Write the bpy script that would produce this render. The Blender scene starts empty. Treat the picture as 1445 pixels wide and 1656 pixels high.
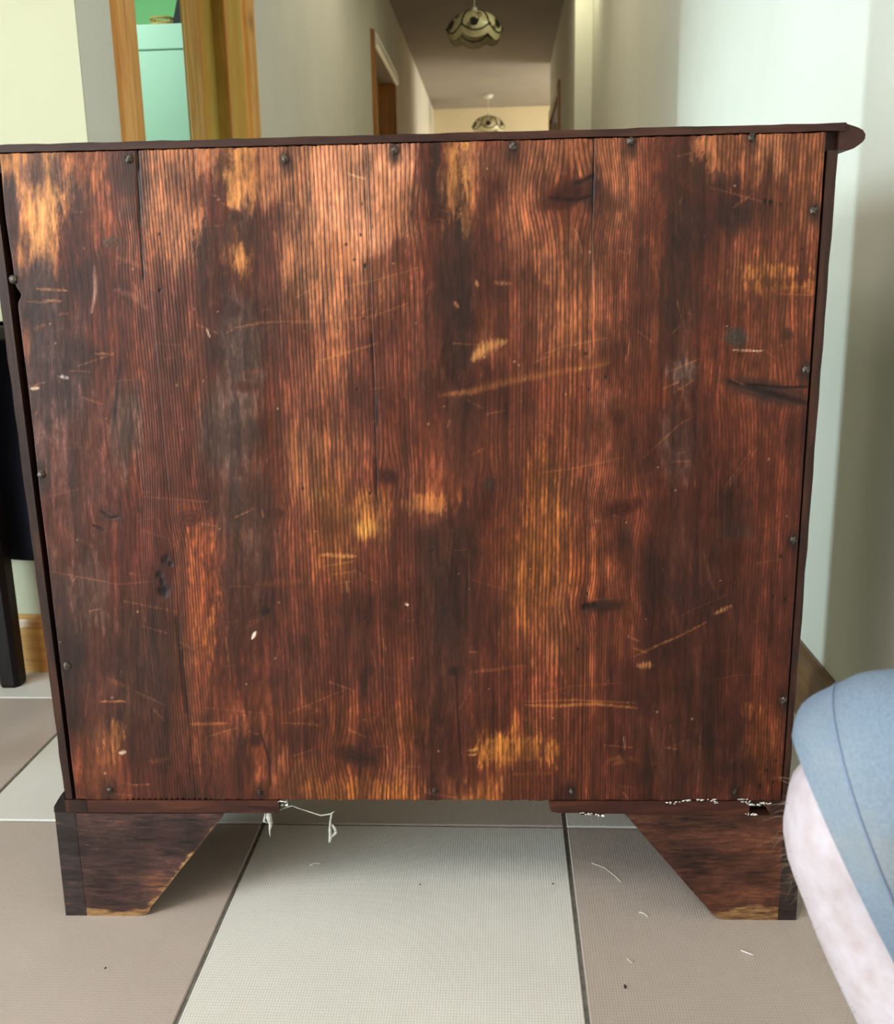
import bpy, bmesh, math, random
import numpy as np
from mathutils import Vector, Matrix
random.seed(7)
sc = bpy.context.scene
COL = sc.collection

# ------------------------------------------------------------------ camera
CAM = Vector((0.0, 0.0, 0.7847))
R_ = Vector((0.99831162, 0.05463726, -0.01971484))
U_ = Vector((0.00668596, 0.22906559, 0.97338803))
F_ = Vector((-0.05769924, 0.97187640, -0.22831353))
cd = bpy.data.cameras.new('camera')
cam = bpy.data.objects.new('camera', cd); COL.objects.link(cam)
cam.matrix_world = Matrix(((R_.x, U_.x, -F_.x, CAM.x), (R_.y, U_.y, -F_.y, CAM.y), (R_.z, U_.z, -F_.z, CAM.z), (0, 0, 0, 1)))
cd.sensor_fit = 'HORIZONTAL'; cd.sensor_width = 36.0
cd.lens = 1587.0 / 1445 * 36
cd.clip_start = 0.02
cd.dof.use_dof = True; cd.dof.focus_distance = 1.14; cd.dof.aperture_fstop = 12.0
sc.camera = cam

# ------------------------------------------------------------------ sky, lights, exposure
sc.view_settings.view_transform = 'Standard'; sc.view_settings.look = 'None'
sc.view_settings.gamma = 1.0; sc.view_settings.use_curve_mapping = False
sc.view_settings.exposure = 0.0
w = bpy.data.worlds.new('sky'); sc.world = w; w.use_nodes = True
w.node_tree.nodes['Background'].inputs[0].default_value = (0.62, 0.78, 1.0, 1)
w.node_tree.nodes['Background'].inputs[1].default_value = 1.5

def area(name, loc, toward, sx, sy, power, color, spread=180):
    l = bpy.data.lights.new(name, 'AREA'); l.shape = 'RECTANGLE'; l.size = sx; l.size_y = sy
    l.energy = power; l.color = color; l.spread = math.radians(spread)
    o = bpy.data.objects.new(name, l); COL.objects.link(o); o.location = loc
    o.rotation_euler = Vector(toward).to_track_quat('-Z', 'Y').to_euler()
    return o
area('daylight_left_window', (-2.93, -0.70, 1.12), (1, 0.25, 0), 1.7, 1.9, 172, (0.69, 0.90, 1.0))
area('daylight_rear_window', (-1.95, -1.72, 1.50), (0.35, 1, -0.1), 1.5, 1.2, 38, (1.0, 0.95, 0.88))
area('fill_near_floor', (-1.25, -0.60, 2.66), (0, 0, -1), 1.0, 1.0, 50, (1.0, 0.96, 0.90))  # added overhead lamp to brighten the near floor, no known rooflight
area('daylight_side_hall', (2.2, 10.3, 1.5), (-1, 0.55, -0.25), 1.6, 1.6, 90, (1.0, 0.95, 0.78))
area('daylight_bedroom', (-2.40, 2.925, 0.75), (1, -0.22, -0.06), 0.03, 1.0, 9.5, (0.70, 0.93, 1.0), 66)
area('fill_wardrobe', (-1.9, 3.2, 2.55), (0.15, 0.6, -1), 0.5, 0.5, 19, (0.85, 1.0, 0.95), 150)  # added lamp that brightens the wardrobe and green wall
area('fill_corridor_step', (0.33, 6.12, 2.62), (0, 0.2, -1), 0.22, 0.22, 3.2, (1.0, 1.0, 0.66))  # added lamp aimed down the wall step, no known opening above it
area('daylight_rooflight', (-0.12, 4.5, 2.66), (0, 0, -1), 0.7, 1.2, 9, (1.0, 0.94, 0.72))

# ------------------------------------------------------------------ material helpers
def lin(c):
    return tuple(((v / 255) / 12.92 if v / 255 <= 0.04045 else ((v / 255 + 0.055) / 1.055) ** 2.4) for v in c) + (1.0,)

class NT:
    def __init__(s, name):
        s.m = bpy.data.materials.new(name); s.m.use_nodes = True
        s.t = s.m.node_tree; s.b = s.t.nodes['Principled BSDF']
    def n(s, typ, **kw):
        nd = s.t.nodes.new(typ)
        for k, v in kw.items():
            if k.startswith('i_'):
                nd.inputs[k[2:].replace('_', ' ')].default_value = v
            else: setattr(nd, k, v)
        return nd
    def l(s, a, b): s.t.links.new(a, b)
    def coords(s, scale=(1, 1, 1), kind='Object'):
        tc = s.n('ShaderNodeTexCoord'); mp = s.n('ShaderNodeMapping')
        mp.inputs['Scale'].default_value = scale
        s.l(tc.outputs[kind], mp.inputs['Vector']); return mp.outputs['Vector']
    def noise(s, vec, scale, detail=4, rough=0.55, dist=0.0):
        nd = s.n('ShaderNodeTexNoise'); nd.inputs['Scale'].default_value = scale
        nd.inputs['Detail'].default_value = detail; nd.inputs['Roughness'].default_value = rough
        nd.inputs['Distortion'].default_value = dist
        s.l(vec, nd.inputs['Vector']); return nd.outputs['Fac']
    def ramp(s, fac, stops):
        r = s.n('ShaderNodeValToRGB'); e = r.color_ramp.elements
        while len(e) < len(stops): e.new(0.5)
        for x, (p, c) in zip(e, stops): x.position = p; x.color = c if len(c) == 4 else lin(c)
        s.l(fac, r.inputs['Fac']); return r.outputs['Color']
    def math(s, op, a, b=None, clamp=False):
        m = s.n('ShaderNodeMath', operation=op); m.use_clamp = clamp
        for i, v in enumerate((a, b)):
            if v is None: continue
            if isinstance(v, (int, float)): m.inputs[i].default_value = v
            else: s.l(v, m.inputs[i])
        return m.outputs[0]
    def mix(s, fac, a, b, blend='MIX'):
        m = s.n('ShaderNodeMix', data_type='RGBA', blend_type=blend)
        for i, v in ((0, fac), (6, a), (7, b)):
            if isinstance(v, (int, float)): m.inputs[i].default_value = v
            elif isinstance(v, tuple): m.inputs[i].default_value = v if len(v) == 4 else lin(v)
            else: s.l(v, m.inputs[i])
        return m.outputs[2]
    def bump(s, h, strength=0.3, dist=0.001):
        b = s.n('ShaderNodeBump'); b.inputs['Strength'].default_value = strength; b.inputs['Distance'].default_value = dist
        s.l(h, b.inputs['Height']); s.l(b.outputs['Normal'], s.b.inputs['Normal'])
    def base(s, c, rough=0.5, spec=0.5):
        if isinstance(c, tuple): s.b.inputs['Base Color'].default_value = c if len(c) == 4 else lin(c)
        else: s.l(c, s.b.inputs['Base Color'])
        if isinstance(rough, (int, float)): s.b.inputs['Roughness'].default_value = rough
        else: s.l(rough, s.b.inputs['Roughness'])
        s.b.inputs['Specular IOR Level'].default_value = spec
        return s.m

def mat_plaster(name, c, rough=0.75, var=0.04):
    t = NT(name); v = t.coords()
    n = t.noise(v, 2.2, 4); d = tuple(int(x * (1 - var)) for x in c)
    col = t.ramp(n, [(0.3, d), (0.7, c)])
    t.bump(t.noise(v, 160, 3), 0.12, 0.002)
    return t.base(col, rough, 0.3)

def mat_wood(name, dark, light, axis='z', freq=9, rough=0.4, gs=0.12, stops=None, bump=0.25):
    """long-grained wood, grain running along the given object axis"""
    t = NT(name); s = {'x': (gs, 1, 1), 'y': (1, gs, 1), 'z': (1, 1, gs)}[axis]
    v = t.coords(s)
    a = t.noise(v, freq * 9, 6, 0.62, 0.7); b = t.noise(v, freq * 2, 3, 0.5, 0.4)
    f = t.math('ADD', t.math('MULTIPLY', a, 0.62), t.math('MULTIPLY', b, 0.38))
    col = t.ramp(f, stops or [(0.34, dark), (0.66, light)])
    t.bump(a, bump, 0.001)
    return t.base(col, rough, 0.2)

M = {}
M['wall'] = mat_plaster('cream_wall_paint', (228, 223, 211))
M['wall_beige'] = mat_plaster('beige_wall_paint', (226, 210, 176))
M['wall_tan'] = mat_plaster('tan_wall_paint', (150, 124, 92))
M['wall_lit_tone'] = mat_plaster('cream_wall_warm_lit_tone', (192, 187, 156))  # same cream paint, warm light put into its tone and darkened against glare
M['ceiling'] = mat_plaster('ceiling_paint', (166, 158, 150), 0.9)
M['green'] = mat_plaster('green_bedroom_paint', (176, 244, 178), 0.8)
M['mint'] = mat_plaster('mint_wardrobe_laminate', (192, 228, 210), 0.45, 0.02)
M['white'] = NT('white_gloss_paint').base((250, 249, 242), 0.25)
M['white_metal'] = NT('white_lamp_fitting').base((225, 222, 212), 0.4)

def mat_pine(name, axis, dark=(150, 92, 30), light=(206, 146, 66), gs=0.06):
    t = NT(name); s = {'x': (gs, 1, 1), 'y': (1, gs, 1), 'z': (1, 1, gs)}[axis]
    v = t.coords(s)
    a = t.noise(v, 55, 5, 0.6, 1.2); b = t.noise(v, 14, 2, 0.5, 0.6)
    f = t.math('ADD', t.math('MULTIPLY', a, 0.55), t.math('MULTIPLY', b, 0.45))
    col = t.ramp(f, [(0.36, dark), (0.5, tuple((x + y) // 2 for x, y in zip(dark, light))), (0.62, light)])
    vo = t.n('ShaderNodeTexVoronoi'); vo.inputs['Scale'].default_value = 4.3
    t.l(t.coords({'x': (.55, 1, 1), 'y': (1, .55, 1), 'z': (1, 1, .55)}[axis]), vo.inputs['Vector'])
    k = t.ramp(vo.outputs['Distance'], [(0.05, (1, 1, 1, 1)), (0.12, (0, 0, 0, 1))])
    col = t.mix(t.math('MULTIPLY', k, 0.75), col, (72, 34, 12))
    t.bump(a, 0.08, 0.001)
    return t.base(col, 0.32, 0.5)
M['pine_z'] = mat_pine('varnished_pine_upright', 'z')
M['pine_y'] = mat_pine('varnished_pine_lengthwise', 'y', (84, 52, 24), (134, 92, 48))
M['pine_x'] = mat_pine('varnished_pine_crosswise', 'x', (158, 104, 48), (214, 160, 92))
M['pine_gold'] = mat_pine('bright_golden_pine', 'z', (204, 132, 58), (244, 184, 104))
M['pine_jamb'] = mat_pine('honey_pine_lining', 'z', (248, 164, 84), (252, 196, 116))
M['pine_dark'] = mat_pine('golden_brown_pine', 'z', (124, 72, 16), (176, 112, 38))
M['dark_frame'] = mat_wood('dark_mahogany_edge', (34, 20, 15), (92, 50, 32), 'z', 10, 0.42,
                           stops=[(0.3, (22, 15, 13)), (0.52, (46, 28, 22)), (0.68, (76, 44, 30)), (0.82, (120, 78, 52))])
M['top_edge'] = mat_wood('worn_mahogany_top', (44, 26, 20), (110, 62, 44), 'x', 10, 0.45,
                         stops=[(0.3, (30, 18, 15)), (0.52, (58, 34, 27)), (0.68, (80, 48, 36)), (0.84, (122, 84, 62))])
M['rail'] = mat_wood('red_brown_rail', (58, 28, 20), (118, 62, 36), 'x', 10, 0.42,
                     stops=[(0.3, (30, 17, 15)), (0.5, (58, 31, 24)), (0.7, (92, 50, 32)), (0.86, (136, 86, 52))])
M['black_wood'] = mat_wood('near_black_wood', (10, 7, 7), (32, 20, 17), 'z', 8, 0.38)
M['inside'] = mat_wood('dusty_inner_wood', (48, 30, 20), (84, 54, 34), 'x', 6, 0.7)

def mat_foot(name, base):
    t = NT(name); v = t.coords((0.16, 1, 1))
    a = t.noise(v, 230, 8, 0.72, 0.4); b = t.noise(t.coords((0.5, 1, 1)), 16, 4, 0.6)
    f = t.math('ADD', t.math('MULTIPLY', a, 0.5), t.math('MULTIPLY', b, 0.5))
    col = t.ramp(f, [(0.38, (24, 16, 15)), (0.49, base), (0.57, tuple(int(x * 1.4) for x in base)), (0.68, (128, 78, 48))])
    # bare wood worn along the bottom edge and the sloping edge (geometry attribute 'worn')
    at = t.n('ShaderNodeAttribute', attribute_name='worn')
    wn = t.math('ADD', at.outputs['Fac'], t.math('MULTIPLY', t.math('SUBTRACT', t.noise(t.coords((0.35, 1, 1)), 60, 5, 0.65), 0.5), 1.5))
    wm = t.ramp(wn, [(0.48, (0, 0, 0, 1)), (0.62, (1, 1, 1, 1))])
    bare = t.ramp(a, [(0.34, (44, 28, 20)), (0.46, (112, 78, 48)), (0.66, (164, 124, 80))])
    col = t.mix(wm, col, bare)
    # worm holes
    vo = t.n('ShaderNodeTexVoronoi'); vo.inputs['Scale'].default_value = 85; t.l(t.coords(), vo.inputs['Vector'])
    h = t.ramp(vo.outputs['Distance'], [(0.07, (1, 1, 1, 1)), (0.11, (0, 0, 0, 1))])
    gate = t.ramp(t.noise(t.coords(), 30, 1), [(0.55, (0, 0, 0, 1)), (0.6, (1, 1, 1, 1))])
    col = t.mix(t.math('MULTIPLY', h, gate), col, (14, 9, 8))
    sp = t.ramp(t.noise(t.coords((.6, 1, 1)), 340, 2), [(0.70, (0, 0, 0, 1)), (0.76, (1, 1, 1, 1))])
    col = t.mix(t.math('MULTIPLY', sp, 0.35), col, (150, 112, 82))
    t.bump(a, 0.5, 0.0012)
    return t.base(col, 0.45, 0.25)
M['foot'] = mat_foot('worn_foot_wood', (52, 34, 30))
M['foot_red'] = mat_foot('red_brown_foot_wood', (66, 38, 28))
M['foot_dark'] = mat_foot('blackened_foot_wood', (40, 31, 29))

t = NT('iron_nail'); a = t.noise(t.coords(), 300, 3)
t.bump(a, 0.5, 0.001); t.b.inputs['Metallic'].default_value = 0.75
M['nail'] = t.base(t.ramp(a, [(0.35, (34, 27, 24)), (0.6, (96, 84, 74))]), 0.5)

def mat_tile(name, c):
    t = NT(name); v = t.coords()
    n = t.noise(v, 5, 4)
    sp = t.noise(v, 420, 2)
    w1 = t.n('ShaderNodeTexWave', wave_type='BANDS', bands_direction='X'); w1.inputs['Scale'].default_value = 95; w1.inputs['Distortion'].default_value = 0.9; w1.inputs['Detail Scale'].default_value = 60
    w2 = t.n('ShaderNodeTexWave', wave_type='BANDS', bands_direction='Y'); w2.inputs['Scale'].default_value = 70; w2.inputs['Distortion'].default_value = 1.2; w2.inputs['Detail Scale'].default_value = 60
    t.l(v, w1.inputs['Vector']); t.l(v, w2.inputs['Vector'])
    h = t.math('ADD', t.math('MULTIPLY', w1.outputs['Fac'], 0.6), t.math('MULTIPLY', w2.outputs['Fac'], 0.4))
    h = t.math('ADD', h, t.math('MULTIPLY', sp, 0.6))
    d = tuple(int(x * 0.90) for x in c)
    col = t.ramp(t.math('ADD', t.math('MULTIPLY', n, 0.4), t.math('MULTIPLY', h, 0.36)), [(0.3, d), (0.72, c)])
    t.bump(h, 0.35, 0.0007)
    return t.base(col, 0.42, 0.5)
M['tile_cream'] = mat_tile('cream_woven_tile', (220, 213, 202))
M['tile_pink'] = mat_tile('pinkish_beige_woven_tile', (184, 166, 154))
t = NT('grey_grout'); a = t.noise(t.coords(), 90, 4); t.bump(a, .4, .002)
M['grout'] = t.base(t.ramp(a, [(0.3, (96, 92, 86)), (0.7, (132, 126, 118))]), 0.85)

# ------------------------------------------------------------------ object helpers
def props(o, label=None, cat=None, group=None, kind=None):
    if label: o['label'] = label
    if cat: o['category'] = cat
    if group: o['group'] = group
    if kind: o['kind'] = kind
    return o

def link(name, bm, mat, parent=None, smooth=False, label=None):
    me = bpy.data.meshes.new(name)
    bmesh.ops.recalc_face_normals(bm, faces=bm.faces[:])
    bm.to_mesh(me); bm.free()
    for m_ in (mat if isinstance(mat, (list, tuple)) else [mat]): me.materials.append(m_)
    if smooth:
        me.polygons.foreach_set('use_smooth', [True] * len(me.polygons))
    o = bpy.data.objects.new(name, me); COL.objects.link(o)
    if parent: o.parent = parent
    if label: o['label'] = label
    return o

def empty(name, loc=(0, 0, 0), rz=0.0, parent=None):
    o = bpy.data.objects.new(name, None); COL.objects.link(o); o.location = loc; o.rotation_euler = (0, 0, rz)
    o.empty_display_size = 0.05
    if parent: o.parent = parent
    return o

def box(bm, x0, x1, y0, y1, z0, z1, bev=0.0):
    vs = [bm.verts.new(p) for p in ((x0, y0, z0), (x1, y0, z0), (x1, y1, z0), (x0, y1, z0), (x0, y0, z1), (x1, y0, z1), (x1, y1, z1), (x0, y1, z1))]
    fs = [bm.faces.new([vs[i] for i in q]) for q in ((0, 3, 2, 1), (4, 5, 6, 7), (0, 1, 5, 4), (1, 2, 6, 5), (2, 3, 7, 6), (3, 0, 4, 7))]
    if bev:
        es = list({e for f in fs for e in f.edges})
        bmesh.ops.bevel(bm, geom=es, offset=bev, segments=1, affect='EDGES', clamp_overlap=True)

def boxo(name, dims, mat, parent=None, bev=0.0, kind=None, label=None):
    bm = bmesh.new(); box(bm, *dims, bev)
    o = link(name, bm, mat, parent, label=label)
    if kind: o['kind'] = kind
    return o

def prism(bm, pts, axis, a, b):
    """extrude a 2-D outline along an axis from a to b"""
    def P(p, t): return {'x': (t, p[0], p[1]), 'y': (p[0], t, p[1]), 'z': (p[0], p[1], t)}[axis]
    A = [bm.verts.new(P(p, a)) for p in pts]; B = [bm.verts.new(P(p, b)) for p in pts]
    n = len(pts)
    bm.faces.new(A); bm.faces.new(B[::-1])
    for i in range(n): bm.faces.new((A[i], B[i], B[(i + 1) % n], A[(i + 1) % n]))

def tube(bm, pts, radii, seg=6, cap=True):
    pts = [Vector(p) for p in pts]
    if isinstance(radii, (int, float)): radii = [radii] * len(pts)
    rings = []; prev = None
    for i, p in enumerate(pts):
        d = (pts[min(i + 1, len(pts) - 1)] - pts[max(i - 1, 0)]).normalized()
        if prev is None:
            a = d.orthogonal().normalized()
        else:
            a = (prev - d * prev.dot(d)).normalized()
        prev = a; b = d.cross(a)
        rings.append([bm.verts.new(p + (a * math.cos(k / seg * math.tau) + b * math.sin(k / seg * math.tau)) * radii[i]) for k in range(seg)])
    for r0, r1 in zip(rings, rings[1:]):
        for k in range(seg): bm.faces.new((r0[k], r0[(k + 1) % seg], r1[(k + 1) % seg], r1[k]))
    if cap: bm.faces.new(rings[0][::-1]); bm.faces.new(rings[-1])
    return rings

# ------------------------------------------------------------------ numpy noise
_rng = np.random.RandomState(11); _TAB = _rng.rand(512, 512)
def vnoise(x, y, ox=0, oy=0):
    x = np.asarray(x, float) + ox * 17.3; y = np.asarray(y, float) + oy * 31.7
    xi = np.floor(x).astype(int); yi = np.floor(y).astype(int); fx = x - xi; fy = y - yi
    fx = fx * fx * (3 - 2 * fx); fy = fy * fy * (3 - 2 * fy)
    g = lambda a, b: _TAB[(a) % 512, (b) % 512]
    return (g(xi, yi) * (1 - fx) + g(xi + 1, yi) * fx) * (1 - fy) + (g(xi, yi + 1) * (1 - fx) + g(xi + 1, yi + 1) * fx) * fy
def fbm(x, y, o=4, seed=0, gain=0.55):
    s = 0; a = 1; t = 0
    for i in range(o):
        s = s + a * vnoise(x * 2 ** i, y * 2 ** i, seed + i, seed * 2 + i); t += a; a *= gain
    return s / t

# ================================================================== SETTING
FAR = 11.9; CEIL = 2.70; XR = 0.55; XC = 0.448; XL = -0.771; YF = 1.904; XO = -3.0; YB = -1.8; STEP = 6.45; OPEN = 9.65

# floor: grout bed with every tile its own piece
floor = boxo('floor', (XO - .1, 2.5, YB - .1, FAR + .1, -0.08, -0.003), M['grout'], kind='structure')
TA, TB, TS = -0.3626, 1.3075, 0.45
tile_cache = {}
for j in range(-7, 25):
    for i in range(-6, 7):
        x0, x1 = TA + i * TS, TA + (i + 1) * TS; y0, y1 = TB + j * TS, TB + (j + 1) * TS
        if y1 < YB + .01 or y0 > FAR - .01: continue
        lo = XO if y0 < YF - 0.01 else XL
        hi = XR if y0 < STEP else (XC if y0 < OPEN - .01 else 2.3)
        ymax = YF if (x1 <= XL + 0.01 and y0 < YF) else FAR
        xa, xb = max(x0, lo), min(x1, hi); ya, yb = max(y0, YB), min(y1, ymax)
        if xb - xa < 0.02 or yb - ya < 0.02: continue
        g = 0.0027
        k = (round(xb - xa, 3), round(yb - ya, 3), (i + j) % 2)
        if k not in tile_cache:
            bm = bmesh.new(); box(bm, g, xb - xa - g, g, yb - ya - g, -0.008, 0.0, 0.0012)
            o = link('tile', bm, M['tile_cream'] if (i + j) % 2 == 1 else M['tile_pink'], floor)
            tile_cache[k] = o.data
        else:
            o = bpy.data.objects.new('tile', tile_cache[k]); COL.objects.link(o); o.parent = floor
        o.location = (xa, ya, 0)

def wall(name, boxes, mat):
    bm = bmesh.new()
    for b in boxes: box(bm, *b)
    return props(link(name, bm, mat), kind='structure')

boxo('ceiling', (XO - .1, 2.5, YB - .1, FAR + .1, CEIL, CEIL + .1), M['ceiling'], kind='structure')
# door holes in the corridor's left wall: near door 2.20-3.17, far door 6.33-7.52
D1a, D1b, D2a, D2b, DH = 2.185, 3.17, 6.36, 7.50, 2.17
wall('wall_left', [(XL - .13, XL, YF + .004, D1a, 0, CEIL), (XL - .13, XL, D1b, D2a, 0, CEIL), (XL - .13, XL, D2b, FAR, 0, CEIL),
                   (XL - .13, XL, D1a, D1b, DH, CEIL), (XL - .13, XL, D2a, D2b, DH, CEIL)], M['wall'])
wall('wall_front', [(XO, XL - .13, YF + .004, YF + .12, 0, CEIL), (XO, XL, YF, YF + .004, 0, CEIL)], M['wall_lit_tone'])
wall('wall_outer', [(XO - .1, XO, YB - .1, -1.6, 0, CEIL), (XO - .1, XO, .25, YF + .12, 0, CEIL), (XO - .1, XO, -1.6, .25, 2.12, CEIL), (XO - .1, XO, -1.6, .25, 0, 0.12)], M['wall_tan'])
wall('wall_back', [(XO, -2.75, YB - .1, YB, 0, CEIL), (-1.15, XR, YB - .1, YB, 0, CEIL), (-2.75, -1.15, YB - .1, YB, 0, 0.86), (-2.75, -1.15, YB - .1, YB, 2.14, CEIL)], M['wall_tan'])
wall('wall_right', [(XR, XR + .12, YB - .1, STEP, 0, CEIL)], M['wall'])
D3a, D3b = 8.05, 9.45
wall('wall_corridor', [(XC, XC + .12, STEP, D3a, 0, CEIL), (XC, XC + .12, D3b, OPEN, 0, CEIL), (XC, XC + .12, D3a, D3b, DH, CEIL), (XC + .12, XR + .12, STEP, STEP + .02, 0, CEIL)], M['wall'])
wall('wall_hall', [(XC + .12, 2.5, OPEN - .12, OPEN, 0, CEIL), (2.4, 2.5, OPEN, FAR, 0, CEIL)], M['wall'])
wall('wall_far', [(XL - .13, 2.5, FAR, FAR + .1, 0, CEIL)], M['wall_beige'])
# green bedroom behind the near door
wall('wall_bedroom', [(-2.7, XL - .13, 5.2, 5.3, 0, CEIL), (-2.7, -2.6, YF + .12, 5.2, 0, CEIL), (-2.6, XL - .135, YF + .121, YF + .14, 0, CEIL)], M['green'])
# closet behind the far left door and room behind the far right door
wall('wall_closet', [(-1.3, XL - .13, D2a - .1, D2a - .05, 0, CEIL), (-1.3, XL - .13, D2b + .05, D2b + .1, 0, CEIL), (-1.35, -1.3, D2a - .1, D2b + .1, 0, CEIL)], M['wall'])

# skirting boards
def skirt(name, pts, axis, a, b, mat):
    bm = bmesh.new(); prism(bm, pts, axis, a, b); return props(link(name, bm, mat), kind='structure')
prof = [(0, 0), (-.018, 0), (-.018, .100), (-.012, .116), (-.006, .124), (0, .124)]
skirt('baseboard_right', [(XR + p[0], p[1]) for p in prof], 'y', YB, STEP, M['pine_y'])
skirt('baseboard_front', [(YF + p[0], p[1]) for p in prof], 'x', XO, XL - .001, M['pine_x'])
skirt('baseboard_left', [(XL - p[0], p[1]) for p in prof], 'y', D1b + .09, D2a - .09, M['pine_y'])

# windows (out of frame, they light the room; the near ceiling frame is added)
def window(name, along, c0, c1, z0, z1, pos):
    r = empty(name); props(r, kind='structure')
    def bx(nm, a0, a1, za, zb, d, mat):
        dims = (a0, a1, pos - d, pos + d, za, zb) if along == 'x' else (pos - d, pos + d, a0, a1, za, zb)
        return boxo(nm, dims, mat, r)
    for a0, a1, za, zb in ((c0, c0 + .06, z0, z1), (c1 - .06, c1, z0, z1), (c0 + .06, c1 - .06, z0, z0 + .06), (c0 + .06, c1 - .06, z1 - .06, z1), ((c0 + c1) / 2 - .03, (c0 + c1) / 2 + .03, z0 + .06, z1 - .06)):
        bx('window_frame', a0, a1, za, zb, .03, M['white'])
    bx('pane', c0 + .06, (c0 + c1) / 2 - .03, z0 + .06, z1 - .06, .004, M['glass'])
    bx('pane', (c0 + c1) / 2 + .03, c1 - .06, z0 + .06, z1 - .06, .004, M['glass'])
t = NT('window_glass'); t.b.inputs['Transmission Weight'].default_value = 1.0; M['glass'] = t.base((235, 245, 245), 0.02)
window('window_1', 'y', -1.6, 0.25, 0.12, 2.12, XO - .05)
window_roof = props(empty('window_3'), kind='structure')
for dims in ((-.52, -.47, 3.85, 5.15, 2.655, 2.70), (.23, .28, 3.85, 5.15, 2.655, 2.70), (-.47, .23, 3.85, 3.90, 2.655, 2.70), (-.47, .23, 5.10, 5.15, 2.655, 2.70)):
    boxo('window_frame', dims, M['white'], window_roof)
fill_lamp_frame = props(empty('added_ceiling_frame'), kind='structure')  # made-up frame around the added overhead lamp
for dims in ((-1.80, -1.76, -1.15, -.05, 2.655, 2.70), (-.74, -.70, -1.15, -.05, 2.655, 2.70), (-1.76, -.74, -1.15, -1.11, 2.655, 2.70), (-1.76, -.74, -.09, -.05, 2.655, 2.70)):
    boxo('window_frame', dims, M['white'], fill_lamp_frame)
window('window_2', 'x', -2.75, -1.15, 0.86, 2.14, YB - .05)

# ------------------------------------------------------------------ doors
def casing_profile(wd, th):      # moulded architrave section (across, out)
    return [(0, 0), (0, th * .55), (wd * .12, th * .9), (wd * .2, th), (wd * .62, th), (wd * .68, th * .8), (wd * .8, th * .95), (wd * .93, th * .75), (wd, th * .5), (wd, 0)]
def upright(parent, xw, side, y_in, y_out, z1, mat, name='architrave'):
    """architrave upright on a wall at x=xw facing side(+1/-1); from the opening edge outwards"""
    wd = abs(y_out - y_in); sg = 1 if y_out > y_in else -1
    bm = bmesh.new(); prism(bm, [(xw + side * p[1], y_in + sg * p[0]) for p in casing_profile(wd, .02)], 'z', 0, z1)
    return link(name, bm, mat, parent)

# door_1: open pine door to the green bedroom
d1 = props(empty('door_1'), kind='structure')
upright(d1, XL, 1, D1a, D1a - .105, DH + .07, M['pine_gold'])
upright(d1, XL, 1, D1b + .0, D1b + .085, DH + .07, M['pine_gold'])
boxo('architrave', (XL, XL + .02, D1a, D1b, DH - .005, DH + .07), M['pine_y'], d1)
boxo('jamb', (XL - .13, XL - .0, D1a, D1a + .025, 0, DH - .005), M['pine_z'], d1)
boxo('jamb', (XL - .13, XL - .0, D1b - .025, D1b, 0, DH - .005), M['pine_jamb'], d1)
boxo('jamb', (XL - .13, XL - .0, D1a + .025, D1b - .025, DH - .03, DH - .005), M['pine_y'], d1)
boxo('door_stop', (XL - .085, XL - .05, D1b - .040, D1b - .025, 0, DH - .03), M['pine_dark'], d1)
leaf = empty('door_leaf', (XL - .127, D1b - .032, 0.006), math.radians(107.3), d1)
LW, LT, LH = 0.80, 0.044, 2.10
boxo('stile', (0, .10, 0, LT, 0, LH), M['pine_gold'], leaf, .002)
boxo('stile', (LW - .10, LW, 0, LT, 0, LH), M['pine_dark'], leaf, .002)
for za, zb in ((0, .2), (.92, 1.08), (LH - .11, LH)): boxo('rail', (.10, LW - .10, 0, LT, za, zb), M['pine_dark'], leaf)
for za, zb in ((.2, .92), (1.08, LH - .11)): boxo('panel', (.10, LW - .10, .012, LT - .012, za, zb), M['pine_z'], leaf)

# door_2: far left door, closed pine leaf under a head moulding, its glossy reflection put into white colour
d2 = props(empty('door_2'), kind='structure')
upright(d2, XL, 1, D2a, D2a - .085, DH + .085, M['pine_dark'])
upright(d2, XL, 1, D2b, D2b + .085, DH + .0, M['pine_dark'])
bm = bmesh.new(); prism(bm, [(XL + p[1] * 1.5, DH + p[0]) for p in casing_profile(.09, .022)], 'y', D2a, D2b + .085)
link('head_moulding', bm, M['white'], d2, label='moulded head of the door frame, its gloss put into white colour')
boxo('jamb', (XL - .13, XL, D2a, D2a + .025, 0, DH), M['pine_dark'], d2)
boxo('jamb', (XL - .13, XL, D2b - .025, D2b, 0, DH), M['pine_z'], d2)
leaf2 = empty('door_leaf', (XL - .125, D2a + .025, 0.006), 0, d2)
L2 = D2b - D2a - .05
for a0, a1, za, zb in ((0, .12, 0, 2.15), (L2 - .12, L2, 0, 2.15), (.12, L2 - .12, 0, .2), (.12, L2 - .12, 1.0, 1.15), (.12, L2 - .12, 2.03, 2.15)):
    boxo('leaf_frame', (0, .04, a0, a1, za, zb), M['pine_z'], leaf2)
for za, zb in ((.2, 1.0), (1.15, 2.03)): boxo('panel', (.008, .028, .12, L2 - .12, za, zb), M['pine_dark'], leaf2)

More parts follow.
